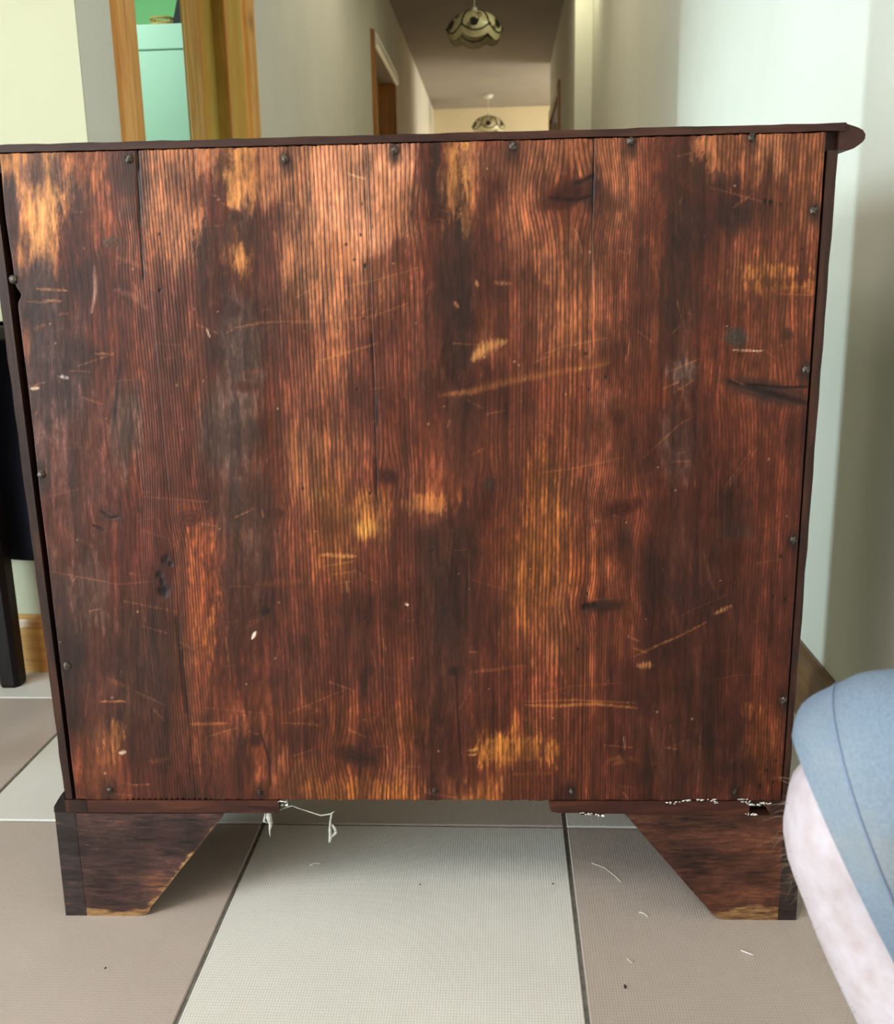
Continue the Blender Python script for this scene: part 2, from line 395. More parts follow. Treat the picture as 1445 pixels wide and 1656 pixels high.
# door_3: far right doorway
d3 = props(empty('door_3'), kind='structure')
upright(d3, XC, -1, D3a, D3a - .09, DH + .08, M['pine_dark'])
upright(d3, XC, -1, D3b, D3b + .09, DH + .08, M['pine_dark'])
boxo('architrave', (XC - .02, XC, D3a, D3b, DH - .01, DH + .08), M['pine_y'], d3)
leaf3 = empty('door_leaf', (XC + .05, D3a, 0.006), 0, d3)
L3 = D3b - D3a
for a0, a1, za, zb in ((0, .12, 0, 2.15), (L3 - .12, L3, 0, 2.15), (.12, L3 - .12, 0, .2), (.12, L3 - .12, 1.0, 1.15), (.12, L3 - .12, 2.03, 2.15)):
    boxo('leaf_frame', (0, .04, a0, a1, za, zb), M['pine_dark'], leaf3)
for za, zb in ((.2, 1.0), (1.15, 2.03)): boxo('panel', (.012, .03, .12, L3 - .12, za, zb), M['pine_z'], leaf3)

# ================================================================== CHEST
CH_LOC = (-0.1003, 1.0883, 0.0); CH_RZ = math.radians(0.979)
chest = props(empty('chest_of_drawers', CH_LOC, CH_RZ),
              'old stained wooden chest of drawers seen from behind, on bracket feet on the tiles', 'chest')
DEPTH = 0.450
# board metres (u, z) -> image pixels; stains, nails and cobweb below use pixel positions
HM = np.array([[1252.08848, -157.925922, 690.309322], [-40.9143023, -1395.27462, 1485.95849], [-.0330674991, -.183733568, 1.0]])
HI = np.linalg.inv(HM)
def S(u, z):
    w_ = HM[2, 0] * u + HM[2, 1] * z + HM[2, 2]
    return (HM[0, 0] * u + HM[0, 1] * z + HM[0, 2]) / w_, (HM[1, 0] * u + HM[1, 1] * z + HM[1, 2]) / w_
def from_px(x, y):
    v = HI @ np.array([x, y, 1.0]); return v[0] / v[2], v[1] / v[2]

# --- stain chart of the back boards: one letter per image spot, read left to right, top to bottom
PAL = dict(a=(172, 116, 86), b=(152, 96, 64), c=(124, 73, 47), d=(108, 58, 38), e=(98, 50, 34), f=(82, 42, 31), g=(66, 37, 29), h=(50, 30, 26),
           i=(78, 58, 53), j=(68, 47, 44), k=(166, 110, 64), l=(130, 76, 38), m=(150, 94, 46))
CX = [20, 60, 110, 160, 205, 250, 310, 350, 385, 430, 480, 540, 600, 650, 700, 740, 790, 840, 900, 950, 1000, 1050, 1095, 1140, 1190, 1240, 1300]
CY = [262, 310, 360, 400, 450, 500, 550, 600, 660, 720, 780, 840, 900, 970, 1040, 1100, 1150, 1200, 1250, 1285]
ROWS = ['kkccgbbbkbbaaafkdccccdfbcbc', 'jkjdgbcfkbbaabgkfcdgcdgffdc', 'gkfdebbejebaabegdcddcehggdc', 'gkfedcbfkfbbadegfcccddhfddd', 'ghgffddgffbbcdfhfeccddgecld',
        'hhgfeeegjgcbddghfdccdehfedd', 'cjgeeedgigdceeggceccddfeedd', 'djjfeedgifdceeggfeddeejedde', 'ejjfieeiieddfefgfedddeffeee', 'ejeeieeiieccdeefdddddfjfeef',
        'ejffeeefiecledddfdcddffffef', 'efeefedfiedlmedgedcdeegfgef', 'ejfeffdfjfdleeggelcddgggfff', 'fjjfefdfggeeffggflcedghggff', 'fgjfggcegffffeggfdcddggggff',
        'fgjfggdeffefgeggfeddfgggfee', 'ffgfggdeddddeegffedefgggfed', 'fffcggddgdfdfdgflldefgggfdd', 'ffddeffffdcddcgfddedfggggee', 'ffedffggfdclllfcldfeffgffff']
for i_, r_ in enumerate(ROWS): assert len(r_) == 27, (i_, len(r_))
GRID = np.array([[PAL[c] for c in r] for r in ROWS], float)
def chart(x, y):
    def loc(v, C):
        C = np.array(C, float); i = np.clip(np.searchsorted(C, v) - 1, 0, len(C) - 2)
        f = np.clip((v - C[i]) / (C[i + 1] - C[i]), 0, 1); return i, f * f * (3 - 2 * f)
    i, fx = loc(x, CX); j, fy = loc(y, CY); fx = fx[..., None]; fy = fy[..., None]
    return (GRID[j, i] * (1 - fx) + GRID[j, i + 1] * fx) * (1 - fy) + (GRID[j + 1, i] * (1 - fx) + GRID[j + 1, i + 1] * fx) * fy

# growth-ring density (lines per image pixel) across the width; hearts are wide and wavy
DX = [0, 60, 120, 200, 221, 223, 300, 345, 360, 410, 430, 500, 588, 594, 670, 700, 720, 760, 800, 870, 950, 956, 1050, 1070, 1120, 1150, 1240, 1340]
DN = [.07, .05, .07, .11, .11, .20, .19, .12, .06, .06, .12, .15, .13, .13, .125, .08, .06, .07, .13, .15, .12, .21, .18, .09, .08, .15, .16, .17]
GA = [.25, .2, .3, .45, .5, .9, .9, .5, .25, .25, .6, .95, .9, .9, .9, .55, .3, .35, .8, .95, .9, .8, .75, .35, .3, .75, .9, .9]
_gx = np.linspace(-40, 1400, 2881); _gd = np.interp(_gx, DX, DN) * 1.12; _gp = np.concatenate([[0], np.cumsum((_gd[1:] + _gd[:-1]) / 2 * np.diff(_gx))])

KNOTS = [  # x, y, rx, ry, tilt deg, tone, bend of the grain
    (380, 350, 13, 11, 0, (84, 50, 34), 10), (375, 500, 15, 13, 0, (74, 48, 42), 10), (392, 625, 14, 9, 0, (96, 50, 36), 6), (386, 762, 9, 9, 0, (88, 56, 46), 6),
    (428, 988, 9, 8, 0, (40, 28, 26), 8), (412, 1198, 11, 10, 0, (58, 32, 26), 10), (705, 345, 20, 17, 0, (70, 34, 26), 14), (752, 612, 17, 15, 0, (88, 46, 34), 8), (790, 782, 12, 10, 0, (70, 52, 48), 6),
    (722, 850, 11, 10, 0, (84, 46, 36), 8), (716, 988, 11, 9, 0, (60, 44, 40), 9), (732, 1085, 9, 8, 0, (44, 30, 28), 9), (918, 315, 46, 19, -22, (66, 30, 24), 16), (1240, 632, 74, 17, 13, (64, 44, 40), 10),
    (1005, 822, 34, 13, -18, (78, 38, 28), 9), (975, 980, 34, 10, -6, (58, 36, 32), 8), (575, 1222, 36, 14, 18, (62, 36, 30), 13), (1140, 1198, 30, 10, 8, (60, 34, 28), 7), (625, 770, 20, 12, 15, (66, 34, 28), 8),
    (176, 832, 20, 14, 0, (84, 52, 48), 10), (448, 830, 12, 8, 0, (86, 46, 36), 6), (178, 392, 15, 10, 0, (104, 76, 58), 6), (305, 838, 26, 14, -8, (92, 48, 40), 7), (1000, 675, 11, 13, 0, (84, 42, 32), 5), (1190, 545, 18, 15, 0, (78, 70, 64), 3), (1272, 540, 10, 10, 0, (76, 48, 38), 3), (265, 925, 18, 40, 8, (74, 34, 30), 8)]
# stains: x, y, rx, ry, tilt, tone, strength, break-up
BLOBS = [(190, 1070, 110, 170, 0, (62, 40, 34), .55, 1), (130, 900, 60, 120, 0, (70, 46, 40), .4, 1), (105, 700, 40, 90, 0, (74, 50, 46), .4, 1),
    (72, 330, 26, 95, 4, (186, 130, 80), .85, 1), (25, 262, 18, 30, 0, (176, 116, 66), .7, 1), (108, 320, 10, 60, 0, (160, 104, 62), .5, 1), (55, 275, 22, 40, 0, (80, 54, 48), .8, 1), (92, 275, 12, 25, 0, (82, 52, 46), .6, 1),
    (62, 480, 40, 60, 0, (62, 44, 40), .7, 1), (96, 620, 50, 120, 0, (72, 54, 54), .6, 1), (130, 760, 60, 120, 5, (86, 58, 54), .45, 1),
    (205, 300, 16, 22, 0, (60, 40, 34), .7, 1), (207, 340, 20, 14, 0, (70, 48, 40), .7, 1), (320, 310, 10, 30, 0, (84, 52, 38), .7, 2), (326, 395, 16, 36, 0, (66, 42, 34), .85, 2), (330, 450, 14, 40, 0, (70, 42, 34), .8, 2), (365, 275, 12, 45, 0, (84, 52, 34), .7, 2),
    (378, 372, 34, 22, 0, (72, 44, 34), .7, 2), (412, 385, 26, 28, 0, (74, 44, 34), .75, 2), (420, 470, 26, 60, 0, (80, 44, 34), .7, 2), (385, 412, 10, 26, 0, (186, 124, 70), .8, 1), (372, 300, 10, 34, 0, (190, 132, 76), .7, 1), (425, 275, 14, 40, 0, (120, 74, 48), .4, 2),
    (395, 560, 34, 90, 0, (82, 62, 56), .6, 1), (400, 660, 26, 120, -3, (88, 70, 64), .6, 1), (355, 720, 30, 50, 0, (84, 66, 60), .65, 1), (420, 860, 26, 130, 0, (78, 58, 52), .55, 1), (370, 880, 30, 120, 0, (84, 56, 46), .45, 1),
    (200, 690, 26, 70, 4, (92, 66, 58), .6, 1), (188, 640, 4, 80, 6, (40, 28, 26), .8, 0),
    (703, 255, 8, 45, 0, (48, 30, 24), .9, 2), (742, 325, 8, 55, 0, (50, 30, 24), .85, 2), (755, 265, 7, 50, 0, (196, 138, 78), .8, 1), (735, 290, 12, 60, 0, (182, 122, 68), .6, 1), (725, 345, 5, 18, 0, (170, 104, 60), .6, 1), (745, 385, 15, 18, 0, (52, 34, 26), .9, 2), (752, 350, 7, 40, 0, (176, 120, 70), .5, 1),
    (790, 260, 34, 36, 0, (104, 66, 52), .7, 2), (640, 420, 44, 30, -10, (98, 52, 36), .7, 1), (735, 460, 42, 60, 0, (64, 38, 30), .7, 1), (738, 560, 26, 90, 0, (62, 38, 32), .75, 1), (690, 560, 22, 90, 0, (84, 46, 34), .6, 1), (800, 540, 40, 60, 0, (96, 52, 36), .5, 1), (745, 700, 44, 90, 0, (80, 46, 36), .5, 1),
    (700, 900, 30, 90, 0, (70, 46, 40), .5, 1), (720, 1040, 26, 100, 0, (66, 42, 36), .55, 1), (715, 1180, 34, 100, 0, (74, 40, 32), .6, 1), (540, 850, 22, 20, 0, (92, 50, 34), .5, 1), (590, 855, 22, 18, 0, (206, 146, 70), .9, 0), (515, 800, 16, 14, 0, (190, 130, 64), .6, 0), (560, 830, 26, 20, 0, (172, 108, 48), .5, 0),
    (690, 815, 50, 16, -6, (176, 112, 56), .6, 1), (560, 1010, 90, 60, 0, (90, 50, 36), .5, 1), (470, 1090, 60, 50, 0, (88, 50, 38), .5, 1), (487, 1195, 20, 30, 0, (80, 44, 36), .7, 1), (560, 1150, 60, 30, 0, (150, 82, 44), .4, 1), (660, 1170, 50, 40, 0, (150, 84, 42), .5, 1), (580, 1275, 90, 18, 0, (172, 104, 50), .6, 1),
    (1105, 270, 26, 50, 0, (62, 36, 28), .8, 2), (1150, 295, 40, 16, 0, (66, 40, 32), .6, 2), (1105, 345, 30, 60, 0, (60, 36, 30), .8, 2), (1195, 345, 34, 24, 0, (60, 38, 32), .8, 2), (1105, 460, 28, 80, 0, (64, 38, 30), .8, 2), (1040, 410, 10, 60, 0, (80, 44, 32), .6, 2), (1090, 560, 26, 60, 0, (76, 46, 38), .6, 1), (1105, 600, 24, 20, 0, (92, 72, 66), .8, 1), (1095, 720, 34, 70, 0, (84, 58, 52), .6, 1), (990, 330, 16, 12, 0, (84, 50, 36), .7, 2), (1035, 420, 8, 30, 0, (70, 42, 32), .7, 1),
    (1250, 440, 60, 12, 0, (176, 110, 54), .7, 1), (1275, 465, 50, 10, 0, (170, 104, 52), .6, 2), (1190, 545, 20, 16, 0, (86, 76, 68), .8, 0), (1235, 640, 60, 20, 14, (70, 46, 42), .5, 0),
    (880, 850, 34, 130, 0, (176, 104, 42), .5, 1), (860, 780, 20, 60, 0, (166, 94, 40), .5, 1), (930, 920, 50, 60, 0, (160, 88, 40), .35, 1), (850, 1215, 60, 24, 0, (176, 112, 50), .6, 2), (800, 1200, 20, 16, 0, (180, 116, 54), .5, 2),
    (1100, 920, 60, 90, 0, (70, 42, 36), .6, 1), (1190, 860, 30, 12, 0, (56, 44, 40), .6, 1), (1050, 1080, 70, 110, 0, (72, 38, 30), .55, 1), (1150, 1030, 60, 60, 0, (68, 36, 30), .5, 1), (1140, 1220, 110, 50, 0, (72, 42, 34), .5, 1), (1010, 870, 14, 30, 0, (70, 50, 44), .5, 1), (1230, 1200, 24, 60, 0, (158, 86, 42), .5, 1), (1210, 1150, 20, 14, 0, (176, 104, 50), .6, 1),
    (325, 960, 28, 130, 0, (160, 80, 40), .55, 1), (340, 1030, 10, 40, 0, (180, 104, 50), .6, 1), (210, 880, 60, 60, 0, (112, 52, 42), .4, 1), (150, 950, 40, 70, 0, (88, 66, 60), .5, 1), (230, 1090, 60, 90, 0, (72, 46, 40), .55, 1), (185, 1190, 16, 26, 10, (164, 104, 58), .75, 1), (170, 1225, 30, 12, 0, (150, 88, 48), .5, 2), (165, 1265, 26, 20, 0, (110, 62, 42), .6, 1), (435, 1240, 9, 55, 0, (70, 38, 30), .6, 0)]
# scratches and scuffs: points, half-width, tone, strength, break-up by the grain
LIGHT = (176, 120, 72)
SCR = [
    ([(712, 640), (760, 634), (820, 618), (900, 602), (985, 588)], 6, (170, 108, 56), .75, .3), ([(760, 630), (840, 606), (985, 582)], 9, (140, 82, 46), .4, .4), ([(765, 582), (785, 560), (815, 553)], 10, (208, 152, 88), .85, .35), ([(880, 572), (910, 560), (985, 546)], 2, LIGHT, .7, .4), ([(865, 585), (890, 575)], 2, LIGHT, .6, .4),
    ([(380, 530), (420, 522), (520, 520), (600, 512), (660, 490)], 2.5, (176, 110, 66), .6, .3), ([(420, 526), (470, 522)], 2, (60, 34, 28), .7, .2), ([(510, 585), (560, 570), (610, 555)], 2.5, (190, 128, 78), .7, .3), ([(560, 280), (592, 290)], 1.5, (230, 190, 150), .8, .3), ([(520, 470), (600, 455), (680, 432)], 2, (186, 124, 78), .5, .3),
    ([(575, 1222), (610, 1230)], 2, (40, 26, 22), .6, .1), ([(520, 897), (575, 900)], 4, (214, 152, 84), .8, .3), ([(525, 915), (572, 908)], 2, (190, 126, 66), .7, .5), ([(532, 930), (572, 924)], 2, (190, 126, 66), .6, .5), ([(535, 945), (570, 940)], 1.5, (190, 126, 66), .5, .5),
    ([(850, 1140), (900, 1142), (960, 1138), (1030, 1145)], 3, (204, 138, 70), .8, .3), ([(850, 1134), (930, 1132), (1030, 1137)], 1.6, (196, 130, 66), .7, .3), ([(870, 1125), (920, 1110), (1010, 1104)], 1.5, (168, 98, 50), .6, .4), ([(1025, 1062), (1060, 1045), (1100, 1028), (1142, 1006)], 2.2, (180, 120, 66), .75, .4), ([(1156, 992), (1182, 980)], 4, (206, 152, 92), .85, .5), ([(1032, 1077), (1054, 1075)], 6, (204, 148, 84), .85, .6),
    ([(760, 1088), (850, 1076)], 3, (176, 104, 54), .7, .5), ([(1040, 740), (1100, 685), (1120, 675)], 1.5, (180, 112, 64), .6, .4), ([(1085, 600), (1130, 580)], 1.6, (190, 124, 74), .6, .4), ([(1090, 635), (1122, 614)], 1.5, (186, 118, 70), .6, .4), ([(870, 765), (930, 757), (1010, 740)], 1.6, (190, 120, 62), .6, .4), ([(1185, 566), (1235, 568)], 1.6, (214, 196, 176), .9, .35),
    ([(1255, 475), (1310, 477)], 2, (190, 122, 66), .7, .5), ([(1262, 465), (1310, 463)], 1.6, (186, 118, 62), .7, .5), ([(1185, 335), (1210, 318)], 3, (196, 138, 80), .7, .5), ([(880, 455), (890, 458)], 4, (190, 120, 70), .6, .4), ([(800, 457), (826, 459)], 4, (202, 142, 86), .7, .4), ([(770, 455), (772, 462)], 4, (196, 140, 88), .8, .2), ([(735, 490), (741, 497)], 4, (196, 128, 72), .8, .1),
    ([(232, 803), (340, 812)], 1.6, (176, 110, 84), .6, .2), ([(70, 805), (130, 790)], 1.3, (150, 100, 80), .5, .3), ([(82, 924), (190, 945), (250, 940)], 1.5, (160, 100, 74), .6, .2), ([(225, 855), (275, 873)], 1.5, (160, 100, 76), .5, .2), ([(125, 870), (150, 884), (160, 950)], 1.3, (150, 96, 78), .5, .2), ([(60, 467), (108, 470)], 2.5, (206, 140, 84), .8, .5), ([(70, 486), (100, 487)], 2.2, (206, 146, 90), .8, .5), ([(40, 487), (76, 489)], 1.6, (190, 124, 76), .7, .4), ([(95, 508), (112, 507)], 2, (190, 122, 70), .6, .4), ([(55, 533), (72, 525)], 4, (166, 98, 54), .6, .4),
    ([(152, 430), (154, 470), (148, 505)], 3.5, (176, 146, 134), .75, .5), ([(188, 415), (215, 425), (236, 436)], 4, (176, 110, 84), .55, .5), ([(185, 468), (215, 478), (236, 498)], 6, (176, 118, 100), .65, .5), ([(214, 456), (232, 486)], 3, (176, 118, 100), .6, .5), ([(153, 572), (176, 572)], 2, (222, 166, 110), .8, .5), ([(265, 580), (283, 578)], 3, (176, 104, 66), .6, .5), ([(95, 608), (110, 612)], 3, (210, 204, 198), .9, .5), ([(50, 628), (62, 628)], 3, (226, 200, 170), .9, .2),
    ([(163, 1134), (202, 1134)], 2, (206, 134, 78), .8, .2), ([(218, 1118), (265, 1140)], 2.2, (156, 112, 82), .6, .4), ([(178, 1100), (200, 1108)], 5, (160, 98, 62), .6, .3), ([(308, 1171), (368, 1170)], 3, (200, 124, 62), .7, .35), ([(455, 1169), (520, 1172)], 2, (190, 116, 60), .6, .4), ([(240, 1233), (272, 1226)], 5, (164, 102, 58), .6, .6), ([(408, 1033), (413, 1022)], 3, (236, 230, 224), .97, .0), ([(194, 1218), (202, 1216)], 4, (236, 230, 222), .97, .0), ([(655, 976), (660, 980)], 2, (232, 226, 216), .95, .0), ([(334, 533), (340, 546)], 1.6, (220, 190, 170), .8, .1),
    ([(757, 1214), (772, 1212)], 3, (214, 160, 92), .85, .3), ([(757, 1221), (770, 1220)], 2.5, (214, 160, 92), .8, .3), ([(785, 1197), (890, 1195)], 5, (186, 118, 56), .55, .6), ([(785, 1228), (890, 1226)], 4, (186, 118, 56), .55, .6), ([(830, 1252), (890, 1250)], 3, (186, 118, 56), .5, .6), ([(810, 1255), (812, 1280)], 4, (196, 128, 62), .6, .3), ([(985, 1230), (1000, 1224), (1006, 1232), (990, 1236)], 4, (186, 122, 68), .7, .5), ([(1016, 1225), (1030, 1232)], 4, (166, 104, 60), .6, .5), ([(1008, 1192), (1010, 1214)], 1.3, (190, 168, 150), .7, .1),
    ([(626, 1220), (628, 1245)], 1.6, (206, 140, 84), .7, .2), ([(735, 890), (758, 888), (760, 1010)], 1.3, (176, 104, 64), .5, .3), ([(763, 938), (850, 962)], 1.2, (176, 104, 64), .5, .3), ([(735, 1110), (738, 1190)], 1.8, (150, 80, 50), .5, .2), ([(415, 945), (490, 940)], 6, (150, 84, 52), .5, .3), ([(392, 602), (420, 600)], 5, (150, 76, 46), .5, .4), ([(560, 940), (562, 960)], 1.5, (206, 150, 96), .6, .2), ([(930, 370), (942, 412)], 1.5, (210, 150, 104), .6, .1), ([(1150, 1100), (1190, 1092), (1230, 1090)], 1.4, (160, 96, 60), .5, .2), ([(840, 905), (850, 1000)], 2, (186, 114, 52), .4, .2), ([(490, 700), (494, 800)], 4, (176, 108, 52), .5, .2), ([(525, 690), (530, 790)], 4, (172, 102, 50), .45, .2), ([(472, 680), (476, 760)], 6, (176, 106, 52), .45, .3)]
HOLES = [(258, 379, 2), (259, 470, 2), (592, 1000, 1.5), (560, 395, 2), (573, 420, 2), (583, 380, 2), (585, 330, 2), (590, 430, 2.5), (588, 515, 2), (578, 630, 2), (948, 572, 2), (952, 630, 1.8), (1237, 326, 3), (1247, 327, 3), (1262, 330, 2), (1296, 403, 2), (1250, 965, 2), (1262, 900, 2), (700, 890, 2), (490, 790, 2), (598, 798, 2), (950, 960, 2), (935, 1050, 2), (980, 610, 2), (1270, 970, 2), (1265, 1240, 2), (1255, 1230, 2), (1250, 1265, 2), (1240, 1245, 2), (1230, 1270, 2), (265, 955, 8), (268, 905, 6), (258, 930, 5), (275, 912, 4), (262, 940, 4)]
CRACKS = [([(222, 240), (225, 330), (232, 450)], 2.2, .9), ([(600, 540), (604, 600), (610, 690)], 2.2, .6), ([(286, 1000), (294, 1080), (302, 1150)], 4, .6), ([(960, 215), (958, 345)], 1.8, .85), ([(607, 742), (608, 800)], 1.8, .6), ([(1158, 740), (1158, 830)], 1.5, .6), ([(1308, 640), (1300, 760)], 1.6, .6), ([(165, 828), (180, 838), (190, 836)], 2, .8), ([(152, 850), (168, 858)], 2, .8), ([(945, 982), (962, 978)], 5, .85), ([(930, 297), (960, 285)], 4, .7), ([(890, 320), (930, 325), (955, 318)], 3, .6), ([(1210, 622), (1260, 627), (1305, 626)], 2.2, .85), ([(1180, 618), (1240, 635), (1300, 652)], 5, .6), ([(420, 1180), (436, 1230), (438, 1270)], 1.6, .6), ([(738, 1090), (742, 1180), (748, 1240)], 1.6, .55)]

def seg_dist(x, y, pts):
    d = np.full(x.shape, 1e9); tt = np.zeros(x.shape)
    for k, ((ax, ay), (bx, by)) in enumerate(zip(pts, pts[1:])):
        vx, vy = bx - ax, by - ay; L = vx * vx + vy * vy
        q = np.clip(((x - ax) * vx + (y - ay) * vy) / L, 0, 1)
        e = np.hypot(x - ax - q * vx, y - ay - q * vy); m = e < d
        d[m] = e[m]; tt[m] = (k + q[m]) / (len(pts) - 1)
    return d, tt

NAILS = [(209, 257, 1), (460, 257, 1), (637, 243, 1), (830, 236, 1), (1020, 229, 1), (1215, 222, 1), (1316, 340, 1), (1303, 597, 1), (1283, 873, 1), (1267, 1132, 1),
         (178, 1277, 1), (420, 1280, 0), (702, 1278, 0), (924, 1279, 0), (1187, 1279, 0), (22, 452, 1), (67, 768, 1), (108, 1077, 1)]

def paint(x, y, xr):
    """tone (sRGB 0-255), ring phase, ring strength and relief for image pixel positions"""
    wx = (fbm(x / 14, y / 70, 5, 3, .7) - .5) * 60; wy = (fbm(x / 9, y / 60, 4, 9, .7) - .5) * 120
    c = chart(x + wx, y + wy)
    amp = np.interp(x, DX, GA)
    relief = np.zeros(x.shape)
    flake = fbm(x / 9, y / 34, 5, 21, .7); fine = fbm(x / 3.2, y / 16, 3, 33, .7)
    for (bx, by, rx, ry, ang, tone, st, brk) in BLOBS:
        m = (abs(x - bx) < 2.2 * max(rx, ry)) & (abs(y - by) < 2.2 * max(rx, ry))
        if not m.any(): continue
        a = math.radians(ang); X, Y = x[m] - bx, y[m] - by
        p, q = X * math.cos(a) + Y * math.sin(a), -X * math.sin(a) + Y * math.cos(a)
        r = np.sqrt((p / rx) ** 2 + (q / ry) ** 2)
        f = (1.25 - r) + (flake[m] - .5) * (0.5, 1.9, 3.0)[brk] + (fine[m] - .5) * (0, .7, 1.4)[brk]
        lo, hi = ((0, 1.0), (0.05, .75), (0.2, .5))[brk]
        s = np.clip((f - lo) / (hi - lo), 0, 1); s = s * s * (3 - 2 * s) * st
        tn = np.array(tone) * (.84 if tone[0] > 140 and by > 480 else (.88 if tone[0] > 150 else .97))
        c[m] = c[m] * (1 - s[:, None]) + tn * s[:, None]
        if brk == 2 or sum(tone) < 230: amp[m] *= 1 - .45 * s
    # ring phase with wander and bending around knots
    xw = xr + (fbm(x / 90, y / 700, 2, 41) - .5) * 16 + (fbm(x / 16, y / 260, 2, 47) - .5) * 3.0
    heart = np.clip(1 - np.abs(np.interp(x, DX, DN) - .06) / .06, 0, 1)
    xw = xw + heart * (fbm(x / 30, y / 190, 3, 51) - .5) * 30
    for (kx, ky, rx, ry, ang, tone, bend) in KNOTS:
        X, Y = x - kx, y - ky
        e = np.exp(-(X / (rx * 2.2)) ** 2 - (Y / (ry * 3.0)) ** 2)
        xw = xw - np.tanh(X / (rx * .5)) * e * bend * 1.1
    ph = np.interp(xw, _gx, _gp)
    # ring by ring variation
    rid = np.floor(ph)
    c = c * (0.90 + .20 * vnoise(rid * .73 + 5, y / 240, 3, 1))[..., None]
    c = c * (0.58 + .84 * fbm(x / 10, y / 200, 5, 61, .7))[..., None] * (0.72 + .56 * fbm(x / 50, y / 60, 4, 71))[..., None]
    c = c * (0.72 + .56 * fine)[..., None] * (0.80 + .40 * flake)[..., None]
    for (kx, ky, rx, ry, ang, tone, bend) in KNOTS:
        m = (abs(x - kx) < 3 * max(rx, ry)) & (abs(y - ky) < 3 * max(rx, ry))
        if not m.any(): continue
        a = math.radians(ang); X, Y = x[m] - kx, y[m] - ky
        p, q = X * math.cos(a) + Y * math.sin(a), -X * math.sin(a) + Y * math.cos(a)
        r = np.sqrt((p / rx) ** 2 + (q / ry) ** 2) + (flake[m] - .5) * .45
        s = np.clip((1.3 - r) / .75, 0, 1) * .8
        rings = .86 + .14 * np.sin(r * 13)
        c[m] = c[m] * (1 - s[:, None]) + np.array(tone) * .92 * (rings * s * (.8 + .4 * fine[m]))[:, None]
        amp[m] *= 1 - .85 * np.clip(1.3 - r, 0, 1)
        relief[m] += -0.00022 * np.exp(-(r - .95) ** 2 * 18)
    for (pts, hw, tone, st, brk) in SCR:
        xs, ys = [p[0] for p in pts], [p[1] for p in pts]
        m = (x > min(xs) - 20) & (x < max(xs) + 20) & (y > min(ys) - 20) & (y < max(ys) + 20)
        if not m.any(): continue
        d, tt = seg_dist(x[m], y[m] + (fine[m] - .5) * hw * 1.2, pts)
        prof_ = hw * (0.35 + .65 * np.sin(np.clip(tt, .02, .98) * np.pi) ** .5)
        s = np.clip(1.35 - d / prof_, 0, 1)
        ridge = 0.5 + 0.5 * np.cos(ph[m] * 2 * np.pi)
        s = s * st * (1 - brk * (1 - ridge)) * np.clip(.55 + 1.1 * (flake[m] - .25), .2, 1)
        c[m] = c[m] * (1 - s[:, None]) + np.array(tone) * (.88 if tone[2] < 120 else 1.0) * s[:, None]
        amp[m] *= 1 - .35 * s
    for (pts, hw, st) in CRACKS:
        xs, ys = [p[0] for p in pts], [p[1] for p in pts]
        m = (x > min(xs) - 15) & (x < max(xs) + 15) & (y > min(ys) - 15) & (y < max(ys) + 15)
        if not m.any(): continue
        d, tt = seg_dist(x[m] + (fine[m] - .5) * 3, y[m], pts)
        s = np.clip(1.3 - d / hw, 0, 1) * st
        c[m] = c[m] * (1 - s[:, None]) + np.array((26, 15, 13)) * s[:, None]; relief[m] -= .0012 * s
    for (hx, hy, r) in HOLES:
        m = (abs(x - hx) < 14) & (abs(y - hy) < 14)
        d = np.hypot(x[m] - hx, (y[m] - hy) * .8) + (fine[m] - .5) * r
        s = np.clip(1.4 - d / r, 0, 1) * .95
        c[m] = c[m] * (1 - s[:, None]) + np.array((22, 13, 12)) * s[:, None]; relief[m] -= .0012 * s
    for (nx, ny, _) in NAILS:      # iron bleeding into the wood around and under each nail
        m = (abs(x - nx) < 40) & (abs(y - ny) < 60)
        r = np.sqrt(((x[m] - nx) / 13) ** 2 + ((y[m] - ny - 6) / 26) ** 2) + (flake[m] - .5) * .8
        s = np.clip(1.2 - r, 0, 1) * .75
        c[m] = c[m] * (1 - s[:, None]) + np.array((40, 28, 26)) * s[:, None]
    lum = c.mean(-1, keepdims=True); q_ = np.clip((lum - 55) / 55, 0, 1); c = c * (.80 + .18 * q_ * q_ * (3 - 2 * q_))
    dk_ = np.clip((85 - c.mean(-1, keepdims=True)) / 45, 0, 1); c = c * (1.05 - dk_ * np.array([.0, .05, .09]))
    rs = np.random.RandomState(5)
    for _ in range(260):      # hair-fine scratches
        sx, sy = rs.uniform(20, 1320), rs.uniform(240, 1285); L_ = rs.gamma(2, 14); a_ = rs.choice([rs.uniform(-.5, .5), rs.uniform(1.2, 1.9), rs.uniform(0, 3.14)])
        ex, ey = sx + L_ * math.cos(a_), sy + L_ * math.sin(a_); st_ = rs.uniform(.15, .5); tn_ = np.array((176, 118, 78)) * rs.uniform(.8, 1.15)
        m = (x > min(sx, ex) - 4) & (x < max(sx, ex) + 4) & (y > min(sy, ey) - 4) & (y < max(sy, ey) + 4)
        if not m.any(): continue
        d, tt = seg_dist(x[m], y[m], [(sx, sy), (ex, ey)])
        sc_ = np.clip(1.5 - d / 1.2, 0, 1) * st_ * np.clip(fine[m] * 2 - .3, .1, 1)
        c[m] = c[m] * (1 - sc_[:, None]) + tn_ * sc_[:, None]
    for _ in range(170):      # specks of plaster and dust, and worm holes
        sx, sy = rs.uniform(20, 1320), rs.uniform(240, 1285); r_ = rs.uniform(.8, 1.9); tn_ = np.array(((204, 178, 150), (28, 16, 13))[rs.randint(2)])
        m = (abs(x - sx) < 5) & (abs(y - sy) < 5)
        sc_ = np.clip(1.5 - np.hypot(x[m] - sx, y[m] - sy) / r_, 0, 1) * .6
        c[m] = c[m] * (1 - sc_[:, None]) + tn_ * sc_[:, None]
    amp = amp * np.clip((c.mean(-1) - 28) / 42, .3, 1)
